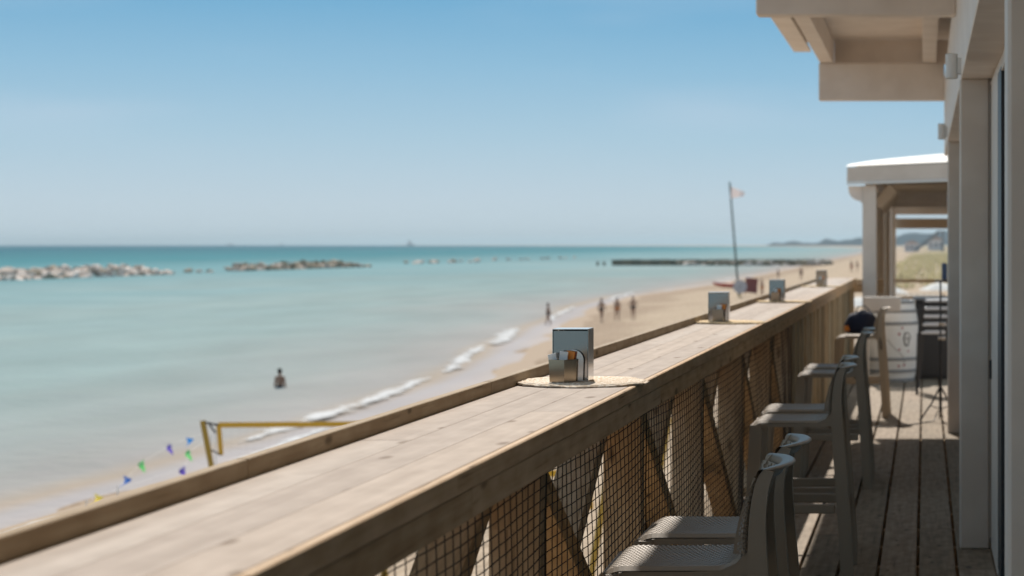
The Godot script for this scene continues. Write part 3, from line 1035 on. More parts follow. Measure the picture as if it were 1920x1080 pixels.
		for k in ([0, 1, 2, 3] if i == 0 else [1, 2]):
			var s: Array = sachets[k]
			var c := MB.new()
			c.box(Vector3(0, [0.048, 0.054, 0.056, 0.052][k], 0), Vector3(0.029, 0.075, 0.005), 1, 0.0015)
			var o := obj("sugar_sachet", c, s[3], null, at + Vector3(s[0], 0.006, s[1]), Vector3(-0.10, -0.25, s[2]))
			tag(o, ("%s sachet %s in the sugar cup of the %s dispenser" % [s[4], ["leftmost", "in the middle", "right of centre", "at the right"][k], order[i]]), "sugar sachet", "sachets in the sugar cups")

# ------------------------------------------------------------------ things farther along the deck
func build_far_deck() -> void:
	# white wine barrel
	var at := Vector3(-0.415, DECK, -25.0)
	var t := thing("wine_barrel", "white painted wine barrel with grey hoops and a dark swirl motif", "barrel", at)
	var prof := []
	var rad := func(y: float) -> float:
		return 0.285 + 0.062 * (1.0 - pow((y - 0.475) / 0.475, 2))
	for k in 20:
		var y := 0.95 * k / 19.0
		prof.append(Vector2(rad.call(y), y))
	prof.append(Vector2(0.265, 0.95))
	prof.append(Vector2(0.262, 0.925))
	prof.append(Vector2(0.0, 0.925))
	var b := MB.new()
	b.lathe(Vector3.ZERO, prof, 40)
	obj("staves", b, M.white, t)
	for y in [0.025, 0.13, 0.27, 0.68, 0.82, 0.925]:
		var h := MB.new()
		var r: float = rad.call(y)
		h.lathe(Vector3(0, y, 0), [Vector2(r - 0.004, -0.02), Vector2(r + 0.005, -0.018), Vector2(r + 0.005, 0.018), Vector2(r - 0.004, 0.02)], 40)
		obj("hoop", h, M.grey_paint, t)
	var sw := MB.new()
	var on := func(u: float, y: float) -> Vector3:
		var a := PI / 2 - u / 0.34
		var r: float = rad.call(y) + 0.002
		return Vector3(cos(a) * r, y, sin(a) * r)
	for turn in 2:
		var pts := []
		for k in 40:
			var a := k * 0.2 + turn * 2.0
			var r := 0.085 - k * (0.0015 + 0.0005 * turn)
			pts.append(on.call(0.22 + cos(a) * r * 0.6, 0.49 + sin(a) * r * 1.2))
		sw.tube(pts, 0.004, 5)
	sw.tube([on.call(-0.02, 0.50), on.call(0.06, 0.40), on.call(0.16, 0.31), on.call(0.2, 0.22)], 0.003, 5)
	obj("swirl_motif", sw, M.dark_metal, t)
	var red := mat(lin(0.35, 0.05, 0.07), 0.6)
	for p in [[0.12, 0.56, 0.016], [0.16, 0.63, 0.012], [0.12, 0.38, 0.013], [0.19, 0.2, 0.014], [0.12, 0.19, 0.014], [0.24, 0.36, 0.01]]:
		var rd := MB.new()
		var c: Vector3 = on.call(p[0], p[1])
		var nn := Vector3(c.x, 0, c.z).normalized()
		rd.tube([c - nn * 0.004, c + nn * 0.001], p[2], 8)
		obj("red_dot", rd, red, t)
	# grey shelf on a slim leg before the barrel
	var sf := thing("standing_shelf", "grey painted shelf board on a slim leg standing before the white barrel", "shelf", Vector3(-0.49, DECK, -24.45))
	var s1 := MB.new()
	s1.box(Vector3(0.0, 0.915, 0), Vector3(0.43, 0.165, 0.16), 0, 0.008)
	obj("shelf_board", s1, M.wall, sf)
	var s2 := MB.new()
	s2.box(Vector3(-0.17, 0.42, -0.02), Vector3(0.05, 0.84, 0.05), 1, 0.004)
	s2.box(Vector3(-0.17, 0.012, -0.02), Vector3(0.07, 0.024, 0.30), 2, 0.004)
	obj("leg", s2, M.wall, sf)
	# black tripod stand with its small tray and blue-grey speaker
	var s := thing("tripod_stand", "tall thin black tripod stand by the end of the wall", "tripod stand", Vector3(0.142, DECK, -19.3))
	var pl := MB.new()
	pl.tube([Vector3(0, 0.09, 0), Vector3(0, 0.75, 0)], 0.014, 10)
	pl.tube([Vector3(0, 0.75, 0), Vector3(0, 1.26, 0)], 0.009, 10)
	obj("pole", pl, M.dark_metal, s)
	for k in 3:
		var a := TAU * k / 3.0 + 0.5
		var o := Vector3(cos(a), 0, sin(a))
		var lg := MB.new()
		lg.tube([o * 0.012 + Vector3(0, 0.30, 0), o * 0.09 + Vector3(0, 0.17, 0), o * 0.22 + Vector3(0, 0.012, 0)], 0.008, 6)
		lg.tube([Vector3(0, 0.11, 0), o * 0.11 + Vector3(0, 0.145, 0)], 0.005, 6)
		obj("leg", lg, M.dark_metal, s)
	for y in [0.75, 0.88]:
		var kb := MB.new()
		kb.tube([Vector3(-0.02, y, 0.012), Vector3(0.045, y, 0.012)], 0.016, 8)
		obj("knob", kb, M.steel_side, s)
	var ty := MB.new()
	ty.box(Vector3(0.015, 1.27, 0), Vector3(0.14, 0.018, 0.12), 0, 0.004)
	obj("tray", ty, M.dark_metal, s)
	var sb := MB.new()
	sb.box(Vector3(0, 0.075, 0), Vector3(0.05, 0.15, 0.05), 1, 0.008)
	tag(obj("portable_speaker", sb, mat(lin(0.10, 0.14, 0.24), 0.4), null, Vector3(0.178, DECK + 1.28, -19.3)), "small blue grey upright box on the tray of the tripod stand", "speaker")
	var cb := MB.new()
	cb.tube([Vector3(0.12, DECK + 0.10, -19.25), Vector3(0.08, DECK + 0.01, -19.2), Vector3(-0.02, DECK + 0.006, -19.05), Vector3(-0.18, DECK + 0.006, -18.75), Vector3(-0.30, DECK + 0.006, -18.6), Vector3(-0.44, DECK + 0.006, -18.62)], 0.005, 6)
	tag(obj("power_cable", cb, M.dark_metal), "thin black cable running from the tripod stand across the sunlit deck", "cable")
	# stack of dark chairs with sky-lit highlights painted as pale seat colour
	var ch0: Node3D
	for k in 5:
		var cl: String = ["lowest dark chair in the stack beside the white barrel", "second dark chair from the bottom of the stack by the barrel", "middle dark chair of the stack by the barrel", "second dark chair from the top of the stack by the barrel", "topmost dark chair of the stack beside the white barrel"][k]
		var p := Vector3(0.115 + 0.014 * k, DECK + 0.085 * k, -22.9 - 0.02 * k)
		if ch0:
			dup(ch0, p, 0.0, cl, "stacked_chair")
			continue
		ch0 = thing("stacked_chair", cl, "chair", p, 0.0, "dark chairs stacked by the barrel")
		var se := MB.new()
		se.box(Vector3(-0.03, 0.655, 0.0), Vector3(0.27, 0.028, 0.30), 0, 0.01)
		obj("seat", se, M.sky_lit_seat, ch0)
		for sx in [-1.0, 1.0]:
			for sz in [-1.0, 1.0]:
				var lg := MB.new()
				lg.tube([Vector3(sx * 0.2, 0.0, sz * 0.2), Vector3(sx * 0.185, 0.64, sz * 0.17)], 0.016, 6)
				obj("leg", lg, M.black, ch0)
		var bk := MB.new()
		bk.box(Vector3(0.19, 0.80, 0.0), Vector3(0.02, 0.26, 0.36), 1, 0.006)
		obj("backrest", bk, M.black, ch0)
	var backdrop := thing("dark_backdrop", "dark box added as backdrop for the pavilion's shade behind the stacked chairs", "cabinet", Vector3(0.36, DECK, -25.6))
	var c1 := MB.new()  # added dark box, a backdrop for the dark zone by the chairs
	c1.box(Vector3(0, 0.47, 0), Vector3(0.95, 0.94, 0.5), 1, 0.01)
	obj("backdrop_box", c1, M.black, backdrop)
	var c2 := MB.new()
	c2.box(Vector3(0, 0.955, 0.01), Vector3(1.0, 0.03, 0.56), 0, 0.005)
	obj("backdrop_top", c2, M.grey_paint, backdrop)
	for sx in [-1.0, 1.0]:
		var c3 := MB.new()
		c3.box(Vector3(sx * 0.235, 0.46, 0.256), Vector3(0.45, 0.84, 0.012), 1, 0.004)
		obj("door", c3, M.dark_metal, backdrop)
	build_pavilion()

func build_pavilion() -> void:
	var t := thing("pavilion", "open white pavilion with brackets, timber posts and a curved white roof", "pavilion", Vector3.ZERO)
	var d := 27.0
	var eye := EYE.y
	var n := 5
	for i in n:
		var dd := d + i * 4.6
		var b := MB.new()
		b.box(Vector3(0, -1.6 + 1.17, 0), Vector3(0.175, 2.34, 0.175), 1, 0.006)
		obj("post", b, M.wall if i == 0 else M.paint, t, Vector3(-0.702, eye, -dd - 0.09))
		var br := MB.new()
		var poly := PackedVector2Array([Vector2(0, 0), Vector2(0, -0.19)])
		for k in 7:
			var a := PI / 2 * k / 6.0
			poly.append(Vector2(-0.02 - 0.16 * sin(a), -0.19 + 0.15 * (1.0 - cos(a))))
		poly.append(Vector2(-0.18, 0))
		br.plate(poly, 0.09, Transform3D(Basis(), Vector3(-0.79, eye + 0.738, -dd - 0.09)))
		obj("bracket", br, M.paint, t)
		if i > 0:
			var raft := MB.new()
			raft.box(Vector3(1.0, eye + 0.70, -dd - 0.09), Vector3(3.3, 0.14, 0.09), 0, 0.004)
			obj("rafter", raft, M.paint, t)
	for i in 4:
		var kb := MB.new()
		kb.beam(Vector3(-0.62, eye + 0.50, -d - 0.9 - 1.2 * i), Vector3(-0.42, eye + 0.74, -d - 0.9 - 1.2 * i), 0.09, 0.13)
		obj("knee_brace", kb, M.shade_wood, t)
	var pl := MB.new()
	pl.box(Vector3(-0.70, eye + 0.83, -d - 9.4), Vector3(0.12, 0.16, 18.6), 2, 0.004)
	obj("top_plate", pl, M.paint, t)
	# weatherboards closing most of the sea side between the posts, leaving slits
	for q in [[27.3, 33.5], [34.6, 39.0], [41.0, 45.0]]:
		var w := MB.new()
		w.box(Vector3(-0.66, eye - 0.43, -(q[0] + q[1]) / 2), Vector3(0.05, 2.3, q[1] - q[0]), 1, 0.003)
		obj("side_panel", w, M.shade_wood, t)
	# fascia, a little higher at the right
	var fa := MB.new()
	fa.plate(PackedVector2Array([Vector2(-0.985, 0.79), Vector2(1.6, 0.87), Vector2(1.6, 1.07), Vector2(0.3, 1.028), Vector2(-0.98, 0.972)]), 0.05, Transform3D(Basis(), Vector3(0, eye, -d + 0.03)))
	obj("fascia", fa, M.wall, t)
	var ft := MB.new()
	ft.plate(PackedVector2Array([Vector2(-0.985, 0.755), Vector2(1.6, 0.835), Vector2(1.6, 0.865), Vector2(-0.985, 0.785)]), 0.08, Transform3D(Basis(), Vector3(0, eye, -d + 0.03)))
	obj("fascia_trim", ft, M.white, t)
	var rb := MB.new()
	for j in 28:
		for k in 10:
			var q := []
			for c in [[0, 0], [1, 0], [1, 1], [0, 1]]:
				var x: float = -1.0 + 2.7 * (k + c[0]) / 10.0
				var u: float = (j + c[1]) / 28.0
				var y: float = 0.985 + 0.044 * (x + 1.0) + (0.15 + 0.10 * pow(clampf((x + 1.0) / 1.3, 0.0, 1.6), 0.6)) * sin(PI * 0.5 * minf(u * 4.75, 1.0)) - 0.4 * pow(maxf(u - 0.5, 0.0), 2)
				q.append(Vector3(x, eye + y, -d + 0.05 - 19.0 * u))
			rb.quad(q[0], q[1], q[2], q[3], ((q[1] - q[0]) as Vector3).cross(q[0] - q[3]).normalized())
	obj("roof_sheet", rb, M.roof_white, t)
	var cl := MB.new()
	cl.box(Vector3(0.35, eye + 0.93, -d - 9.4), Vector3(2.5, 0.03, 18.7), 0, 0.0)
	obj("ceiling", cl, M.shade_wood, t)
	var hb := MB.new()
	hb.box(Vector3(0.4, eye + 0.44, -d - 18.2), Vector3(2.4, 0.22, 0.1), 0, 0.004)
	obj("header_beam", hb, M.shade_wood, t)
	var rw := MB.new()
	rw.box(Vector3(1.4, eye - 0.4, -d - 9.2), Vector3(0.08, 2.4, 18.6), 1, 0.004)
	obj("land_side_wall", rw, M.wall, t)
	var rl := MB.new()
	for y in [-0.78, -1.15]:
		rl.box(Vector3(0.3, eye + y, -d - 18.4), Vector3(2.0, 0.07, 0.06), 0, 0.003)
	obj("railing", rl, M.brown[0], t)

# ------------------------------------------------------------------ beach furniture
func build_beach() -> void:
	# flagpole
	var base := Vector3(-18.9, ground(-18.9, 217.0), -217.0)
	var fp := thing("flagpole", "tall slightly leaning dark green flagpole with a pale pink pennant", "flagpole", base)
	var top := Vector3(-0.95, 11.55, 0)
	var p := MB.new()
	p.tube([Vector3(0, -0.3, 0), top], [0.11, 0.085], 10)
	obj("pole", p, mat(lin(0.05, 0.075, 0.06), 0.5), fp)
	var f := MB.new()
	for i in 8:
		for j in 5:
			var q := []
			for c in [[0, 0], [1, 0], [1, 1], [0, 1]]:
				var u: float = (i + c[0]) / 8.0
				var v: float = (j + c[1]) / 5.0
				q.append(top + Vector3(0.08 + 1.45 * u, -0.45 - 0.55 * u - v * (1.25 - 0.85 * u), 0.18 * sin(u * 7.0 + v)))
			f.quad(q[0], q[1], q[2], q[3])
	var fm := mat(lin(0.64, 0.57, 0.56), 0.95)
	fm.backlight_enabled = true
	fm.backlight = lin(0.45, 0.40, 0.40)
	obj("flag", f, fm, fp)
	# red rescue rowing boat, two hulls and a bench
	var bt := thing("rescue_boat", "red rescue rowing boat lying on the sand by the flagpole", "boat", Vector3(-22.6, ground(-22.6, 255.0) + 0.12, -255.0), 0.12)
	bt.scale = Vector3.ONE * 1.12
	var hm := mat(lin(0.42, 0.055, 0.02), 0.4)
	for s in [-0.55, 0.55]:
		var h := MB.new()
		h.tube([Vector3(-2.45, 0.62, s), Vector3(-2.2, 0.5, s), Vector3(-1.4, 0.36, s), Vector3(0, 0.30, s), Vector3(1.4, 0.34, s), Vector3(2.0, 0.45, s)], [0.04, 0.15, 0.24, 0.27, 0.25, 0.14], 12)
		obj("hull", h, hm, bt)
	var bb := MB.new()
	for x in [-1.3, -0.3, 0.7, 1.5]:
		bb.box(Vector3(x, 0.60, 0), Vector3(0.16, 0.05, 1.4), 2, 0.01)
	bb.box(Vector3(0.1, 0.75, 0), Vector3(0.4, 0.05, 0.9), 2, 0.01)
	obj("bench", bb, mat(lin(0.45, 0.22, 0.08), 0.7), bt)
	# red board standing behind it
	var rbd := MB.new()
	rbd.box(Vector3(0, 1.0, 0), Vector3(1.25, 1.5, 0.08), 0, 0.01)
	rbd.box(Vector3(-0.6, 0.35, -0.1), Vector3(0.08, 0.75, 0.08), 1, 0.01)
	rbd.box(Vector3(0.6, 0.35, -0.1), Vector3(0.08, 0.75, 0.08), 1, 0.01)
	var rb := obj("lifeguard_board", rbd, mat(lin(0.20, 0.055, 0.045), 0.6), null, Vector3(-17.5, ground(-17.5, 214.0), -214.0), Vector3(0, 0, -0.1))
	tag(rb, "dull red board standing upright on the sand right of the round sign", "board")
	# round white sign on a post
	var sg := thing("round_sign", "round white sign with a dark slash on a short post before the red boat", "sign", Vector3(-17.75, ground(-17.75, 205.0), -205.0))
	var pp := MB.new()
	pp.tube([Vector3(0, -0.2, 0), Vector3(0, 0.9, 0)], 0.06, 8)
	obj("post", pp, M.wood_post, sg)
	var ds := MB.new()
	ds.tube([Vector3(0, 1.08, 0.05), Vector3(0, 1.08, 0.09)], 0.66, 28)
	obj("disc", ds, mat(lin(0.46, 0.44, 0.46), 0.6), sg)
	var sl := MB.new()
	sl.beam(Vector3(-0.15, 0.86, 0.1), Vector3(0.15, 1.3, 0.1), 0.012, 0.10, 0.0)
	obj("slash_mark", sl, M.grey_paint, sg)
	# volleyball nets
	volley_net("yellow bordered beach volleyball net standing at the water's edge", Vector3(-14.07, 2.4, -42.5), Vector3(-5.3, 2.62, -41.6), 0.60)
	volley_net("second beach volleyball net with yellow tape, half seen through the railing netting", Vector3(-8.2, 2.55, -32.2), Vector3(-5.0, 2.62, -31.6), 0.55)
	# bunting
	bunting("bunting line of coloured pennants nearer the water", [[-14.6, 38.6], [-15.1, 40.4], [-15.9, 43.4], [-16.6, 47.0], [-16.75, 48.6], [-16.95, 51.0]], ["", "blue", "green", "purple", "sky", ""])
	bunting("bunting line of coloured pennants nearer the counter", [[-14.3, 36.4], [-14.52, 37.5], [-14.65, 42.2], [-15.7, 45.6], [-16.4, 49.0]], ["", "yellow", "purple", "green", ""])
	# umbrellas
	var u0: Node3D
	for q in [[-2.9, 95.0, "white parasol left of the pavilion post, seen over the counter's far end"], [-2.0, 62.0, "white parasol below the counter's end rail, left of the pavilion"], [-1.9, 110.0, "white parasol seen through the open pavilion, left of two"], [0.75, 108.0, "white parasol seen through the open pavilion, by the tripod stand"]]:
		var at := Vector3(q[0], ground(q[0], q[1]), -q[1])
		if u0:
			dup(u0, at, 0.3, q[2], "parasol")
			continue
		u0 = thing("parasol", q[2], "parasol", at, 0.0, "white parasols on the beach")
		var po := MB.new()
		po.tube([Vector3(0, -0.3, 0), Vector3(0, 2.5, 0)], 0.022, 8)
		obj("pole", po, M.white, u0)
		var cn := MB.new()
		for k in 8:
			var a := TAU * k / 8.0
			var e := TAU * (k + 1) / 8.0
			for s in 4:
				var q2 := []
				for c in [[0, 0], [1, 0], [1, 1], [0, 1]]:
					var r: float = 1.15 * (s + c[1]) / 4.0
					var an: float = e if c[0] else a
					q2.append(Vector3(cos(an) * r, 2.55 - 0.40 * pow(r / 1.15, 1.5), sin(an) * r))
				cn.quad(q2[0], q2[1], q2[2], q2[3])
		obj("canopy", cn, M.white_cloth, u0)
	# scrub on the dune
	var tuft := MB.new()
	for k in 14:
		var a := rng.randf() * TAU
		var o := Vector3(cos(a), 0, sin(a))
		var l := rng.randf_range(0.35, 0.8)
		tuft.tri(o * 0.08 + o.cross(Vector3.UP) * 0.06, o * 0.08 - o.cross(Vector3.UP) * 0.06, o * (0.15 + l * 0.4) + Vector3(0, l, 0), o)
	var mm := MultiMesh.new()
	mm.transform_format = MultiMesh.TRANSFORM_3D
	mm.mesh = tuft.mesh()
	mm.instance_count = 1700
	for i in 1700:
		var d := 190.0 + 420.0 * pow(rng.randf(), 1.5)
		var x := rng.randf_range(-4.0, 22.0)
		mm.set_instance_transform(i, Transform3D(Basis().rotated(Vector3.UP, rng.randf() * TAU).scaled(Vector3.ONE * rng.randf_range(0.6, 1.5)), Vector3(x, ground(x, d) - 0.05, -d)))
	var mi := MultiMeshInstance3D.new()
	mi.name = "dune_grass"
	mi.multimesh = mm
	mi.material_override = mat(lin(0.54, 0.46, 0.31), 0.9)
	mi.material_override.backlight_enabled = true
	mi.material_override.backlight = lin(0.4, 0.36, 0.2)
	add_child(mi)
	tag(mi, "olive dune grass beyond the pavilion", "grass")
	kind(mi, "stuff")
	# far crane and low houses inland
	var cr := thing("crane", "dark far crane with a diagonal boom, seen through the pavilion", "crane", Vector3(7.6, 2.6, -900.0))
	var m1 := MB.new()
	m1.box(Vector3(0, 4.6, 0), Vector3(0.9, 9.6, 0.9), 1, 0.05)
	obj("mast", m1, M.grey_paint, cr)
	var m2 := MB.new()
	m2.beam(Vector3(-1.2, 9.0, 0), Vector3(-8.2, 3.4, 0), 1.2, 1.5, 0.05)
	m2.beam(Vector3(-8.0, 3.6, 0), Vector3(-12.0, 0.6, 0), 1.2, 1.3, 0.05)
	obj("boom", m2, M.grey_paint, cr)
	for h in [[-6.0, 1000.0, 7.0, 4.0, "low pale far house at the left, seen through the pavilion"], [5.5, 1050.0, 8.0, 6.0, "pale pink far house behind the crane mast"], [15.0, 980.0, 7.0, 5.0, "pale far house right of the crane mast"]]:
		var t := thing("far_house", h[4], "house", Vector3(h[0], 2.4, -h[1]))
		var w := MB.new()
		w.box(Vector3(0, h[3] / 2, 0), Vector3(h[2], h[3], 8.0), 1, 0.05)
		obj("wall", w, mat(lin(0.80, 0.70, 0.66), 0.9), t)
		var r := MB.new()
		r.plate(PackedVector2Array([Vector2(-h[2] / 2 - 0.4, 0), Vector2(h[2] / 2 + 0.4, 0), Vector2(0, 1.6)]), 8.6, Transform3D(Basis(), Vector3(0, h[3], 0)))
		obj("roof", r, mat(lin(0.55, 0.40, 0.34), 0.9), t)
		for k in 3:
			var wi := MB.new()
			wi.box(Vector3((k - 1) * h[2] / 3.2, h[3] * 0.55, 4.0), Vector3(0.9, 1.2, 0.06), 1, 0.01)
			obj("window", wi, M.dark_metal, t)

func volley_net(label: String, a: Vector3, z: Vector3, tall: float) -> void:
	var t := thing("volleyball_net", label, "volleyball net", Vector3.ZERO, 0.0, "beach volleyball nets")
	var dir := (z - a).normalized()
	var pa := a - dir * 0.33 + Vector3(0, 0.09, 0)
	for q in [[pa, Vector3(0.22, 0, 0)], [z + dir * 0.33, Vector3(-0.15, 0, 0)]]:
		var g: Vector3 = q[0] + q[1] * 2.2
		var p := MB.new()
		p.tube([Vector3(g.x, ground(g.x, -g.z) - 0.2, g.z), q[0]], 0.055, 10)
		obj("post", p, M.wood_post, t)
	var tp := MB.new()
	var pts := []
	for i in 13:
		pts.append(a.lerp(z, i / 12.0) - Vector3(0, 0.03 * sin(PI * i / 12.0), 0))
	for i in 12:
		tp.beam(pts[i], pts[i + 1], 0.012, 0.105, 0.0)
	obj("top_tape", tp, M.yellow, t)
	for e in [a, z]:
		var sd := MB.new()
		var lean := Vector3(0.05, -tall, 0)
		sd.beam(e + Vector3(0, 0.03, 0), e + lean, 0.012, 0.09, 0.0, Vector2.ZERO, Vector3(1, 0, 0))
		obj("side_tape", sd, M.yellow, t)
	var ln := MB.new()
	ln.tube([pa + Vector3(0, -0.02, 0), a + Vector3(0, 0.0, 0)], 0.025, 5)
	ln.tube([a + Vector3(0.05, -tall, 0), pa + Vector3(0.18, -tall + 0.02, 0)], 0.02, 5)
	ln.tube([pa + Vector3(0.12, -0.05, 0), a + Vector3(-0.06, -0.16, 0)], 0.02, 5)
	obj("tie_rope", ln, M.dark_metal, t)
	var mesh_net := MB.new()
	var l := a.distance_to(z)
	for i in int(l / 0.16):
		var p := a + dir * (0.16 * i + 0.1)
		mesh_net.tube([p, p + Vector3(0, -tall, 0)], 0.0011, 3, false)
	for k in 5:
		mesh_net.tube([a + Vector3(0, -tall * (k + 1) / 5.0, 0), z + Vector3(0, -tall * (k + 1) / 5.0, 0)], 0.0011, 3, false)
	kind(obj("net_mesh", mesh_net, mat(lin(0.35, 0.33, 0.3), 0.9), t), "stuff")

func bunting(label: String, spots: Array, colours: Array) -> void:
	var t := thing("bunting", label, "bunting", Vector3.ZERO, 0.0, "bunting lines by the volleyball net")
	var tint := {"blue": lin(0.03, 0.14, 0.5), "sky": lin(0.04, 0.25, 0.65), "green": lin(0.12, 0.5, 0.16), "purple": lin(0.12, 0.09, 0.42), "yellow": lin(0.75, 0.62, 0.12)}
	var pts := []
	for s in spots:
		pts.append(Vector3(s[0], 1.58, -s[1]))
	var c := MB.new()
	c.tube(pts, 0.0022, 4)
	obj("cord", c, M.white, t)
	for e in [pts[0], pts[-1]]:
		var p := MB.new()
		p.tube([Vector3(e.x, ground(e.x, -e.z) - 0.2, e.z), e + Vector3(0, 0.05, 0)], 0.012, 6)
		obj("stake", p, M.white, t)
	for i in colours.size():
		if colours[i] == "":
			continue
		var f := MB.new()
		var w := 0.18
		for s in 4:
			var a := s / 4.0
			var b := (s + 1) / 4.0
			f.quad(Vector3(-w / 2 * (1 - a), -0.24 * a, 0.09 * sin(a * 4)), Vector3(w / 2 * (1 - a), -0.24 * a, 0.05 * sin(a * 4 + 1)), Vector3(w / 2 * (1 - b), -0.24 * b, 0.05 * sin(b * 4 + 1)), Vector3(-w / 2 * (1 - b), -0.24 * b, 0.09 * sin(b * 4)))
		var fm := mat(tint[colours[i]], 0.8)
		fm.backlight_enabled = true
		fm.backlight = tint[colours[i]]
		obj("pennant", f, fm, t, pts[i] + Vector3(0, 0.01, 0), Vector3(0.3 * sin(i * 2.1), 0.9 * sin(i * 1.7 + 0.4), 0.9 * sin(i * 2.9 + 0.8)))

# ------------------------------------------------------------------ rocks, ships
func boulder_meshes(n: int) -> Array:
	var out := []
	for i in n:
		var s := SphereMesh.new()
		s.radial_segments = 9
		s.rings = 5
		s.radius = 0.5
		s.height = 1.0
		var arr := s.get_mesh_arrays()
		var vs: PackedVector3Array = arr[Mesh.ARRAY_VERTEX]
		var ids: PackedInt32Array = arr[Mesh.ARRAY_INDEX]
		var b := MB.new()
		for k in vs.size():
			var p := vs[k]
			var q := 1.0 + 0.75 * noise.get_noise_3d(p.x * 90 + i * 77, p.y * 90, p.z * 90)
			vs[k] = Vector3(clampf(p.x * q, -0.42, 0.44), clampf(p.y * q, -0.4, 0.36), clampf(p.z * q, -0.43, 0.4))
		for k in range(0, ids.size(), 3):
			var a := vs[ids[k]]
			var c := vs[ids[k + 1]]
			var d := vs[ids[k + 2]]
			var nn := (c - a).cross(d - a)
			if nn.length() > 1e-7:
				nn = nn.normalized()
				if nn.dot(a + c + d) < 0:
					nn = -nn
				b.tri(a, c, d, nn)
		out.append(b.mesh())
	return out

func breakwater(label: String, a: Vector2, z: Vector2, high: float, count: int, size: float, mats: Array, shapes: Array) -> void:
	var t := thing("breakwater", label, "breakwater", Vector3.ZERO, 0.0, "rock breakwaters off the beach")
	for i in count:
		var u := (i + rng.randf()) / count
		var p := a.lerp(z, u)
		var tier := rng.randf()
		var taper := clampf(minf(u, 1.0 - u) * 9.0, 0.35, 1.0)
		var s := size * rng.randf_range(0.7, 1.35)
		var o := obj("boulder", shapes[rng.randi() % shapes.size()], mats[rng.randi() % mats.size()], t, Vector3(p.x + (1.0 - tier) * 4.6 - 2.0 + rng.randf_range(-0.5, 0.5), (tier * high * 0.74 - 0.1) * taper, -p.y), Vector3(rng.randf_range(-0.5, 0.5), rng.randf() * TAU, rng.randf_range(-0.5, 0.5)))
		o.scale = Vector3(s * rng.randf_range(1.2, 1.8), s * 0.75, s * rng.randf_range(1.2, 2.4))

func build_sea_things() -> void:
	var shapes := boulder_meshes(6)
	breakwater("pale boulder breakwater at the left, nearest of the row", Vector2(-156, 345), Vector2(-152, 426), 2.2, 150, 1.45, [M.rock[0], M.rock[2], M.rock[2], M.rock[1], M.rock[3], M.rock_dark[1]], shapes)
	breakwater("brown boulder breakwater second from the left", Vector2(-155, 477), Vector2(-150, 568), 2.0, 140, 1.35, [M.rock[1], M.rock[3], M.rock_dark[1], M.rock_dark[0], M.rock_dark[1]], shapes)
	breakwater("few low rocks in the gap between the first two breakwaters", Vector2(-155, 453), Vector2(-155, 462), 0.6, 4, 1.1, [M.rock[1], M.rock_dark[1]], shapes)
	breakwater("low scattered rocks of the third breakwater, mostly awash", Vector2(-160, 655), Vector2(-152, 728), 0.8, 14, 1.5, [M.rock[1], M.rock[0], M.rock_dark[1]], shapes)
	breakwater("faint fourth breakwater far out before the groyne", Vector2(-160, 790), Vector2(-150, 930), 0.6, 9, 1.5, [M.rock[1], M.rock_dark[3]], shapes)
	# timber and rock groyne
	var g := thing("groyne", "long dark timber groyne with rocks running out from the far beach", "groyne", Vector3.ZERO)
	var n := 22
	for i in n:
		var x0 := -88.0 + 60.0 * i / n
		var w := MB.new()
		w.box(Vector3(0, 0.3, 0), Vector3(60.0 / n - 0.05, 2.7 + 0.1 * (i % 3), 0.5), 0, 0.03)
		obj("plank_wall", w, M.rock_dark[0 if i % 2 else 2], g, Vector3(x0 + 30.0 / n, 0, -600.0 - 0.1 * (i % 2)))
	for i in 90:
		var u := rng.randf()
		var x := lerpf(-70.0, -26.0, pow(u, 0.8))
		var s := rng.randf_range(0.9, 1.9)
		var o := obj("boulder", shapes[rng.randi() % 6], M.rock_dark[rng.randi() % 4] if rng.randf() < 0.75 else M.rock[0], g, Vector3(x, rng.randf_range(-0.1, 0.7) + 0.8 * clampf((x + 34.0) / 10.0, 0.0, 1.0), -598.5 + rng.randf_range(-0.6, 1.6)), Vector3(rng.randf(), rng.randf() * TAU, 0))
		o.scale = Vector3(s * 1.5, s, s * 1.2)
	var k0 := 0
	for x in [-92.0, -90.2]:
		var p := MB.new()
		p.tube([Vector3(0, -2.0, 0), Vector3(0, 1.1, 0)], [0.42, 0.36], 10)
		var o := obj("mooring_pile", p, M.rock_dark[2], null, Vector3(x, 0, -600))
		tag(o, ["dark timber pile farther out from the groyne's seaward end", "dark timber pile next to the groyne's seaward end"][k0], "pile", "piles off the groyne")
		k0 += 1
	# ships on the skyline
	var sm := mat(lin(0.10, 0.13, 0.16), 0.8)
	for q in [[769.0, 9000.0, 36.0, 7.0, 15.0, "far grey ship with a tall deckhouse on the horizon"], [432.0, 11000.0, 40.0, 5.0, 5.0, "low far ship on the horizon above the first gap in the rocks"], [528.0, 11000.0, 22.0, 3.0, 9.0, "small far sail-like boat on the horizon above the second breakwater"]]:
		var s := thing("ship", q[5], "ship", Vector3((q[0] - 1734.0) * q[1] / 4000.0, 0, -q[1]))
		var hl := MB.new()
		hl.plate(PackedVector2Array([Vector2(-q[2] / 2 + 3, -1), Vector2(q[2] / 2 - 4, -1), Vector2(q[2] / 2, q[3]), Vector2(-q[2] / 2, q[3] * 0.85)]), 9.0, Transform3D())
		obj("hull", hl, sm, s)
		var dk := MB.new()
		dk.box(Vector3(-q[2] * 0.05, q[3] + q[4] * 0.3, 0), Vector3(q[2] * 0.35, q[4] * 0.6, 7.0), 1, 0.2)
		dk.box(Vector3(-q[2] * 0.08, q[3] + q[4] * 0.8, 0), Vector3(q[2] * 0.12, q[4] * 0.5, 3.0), 1, 0.2)
		obj("deckhouse", dk, sm, s)

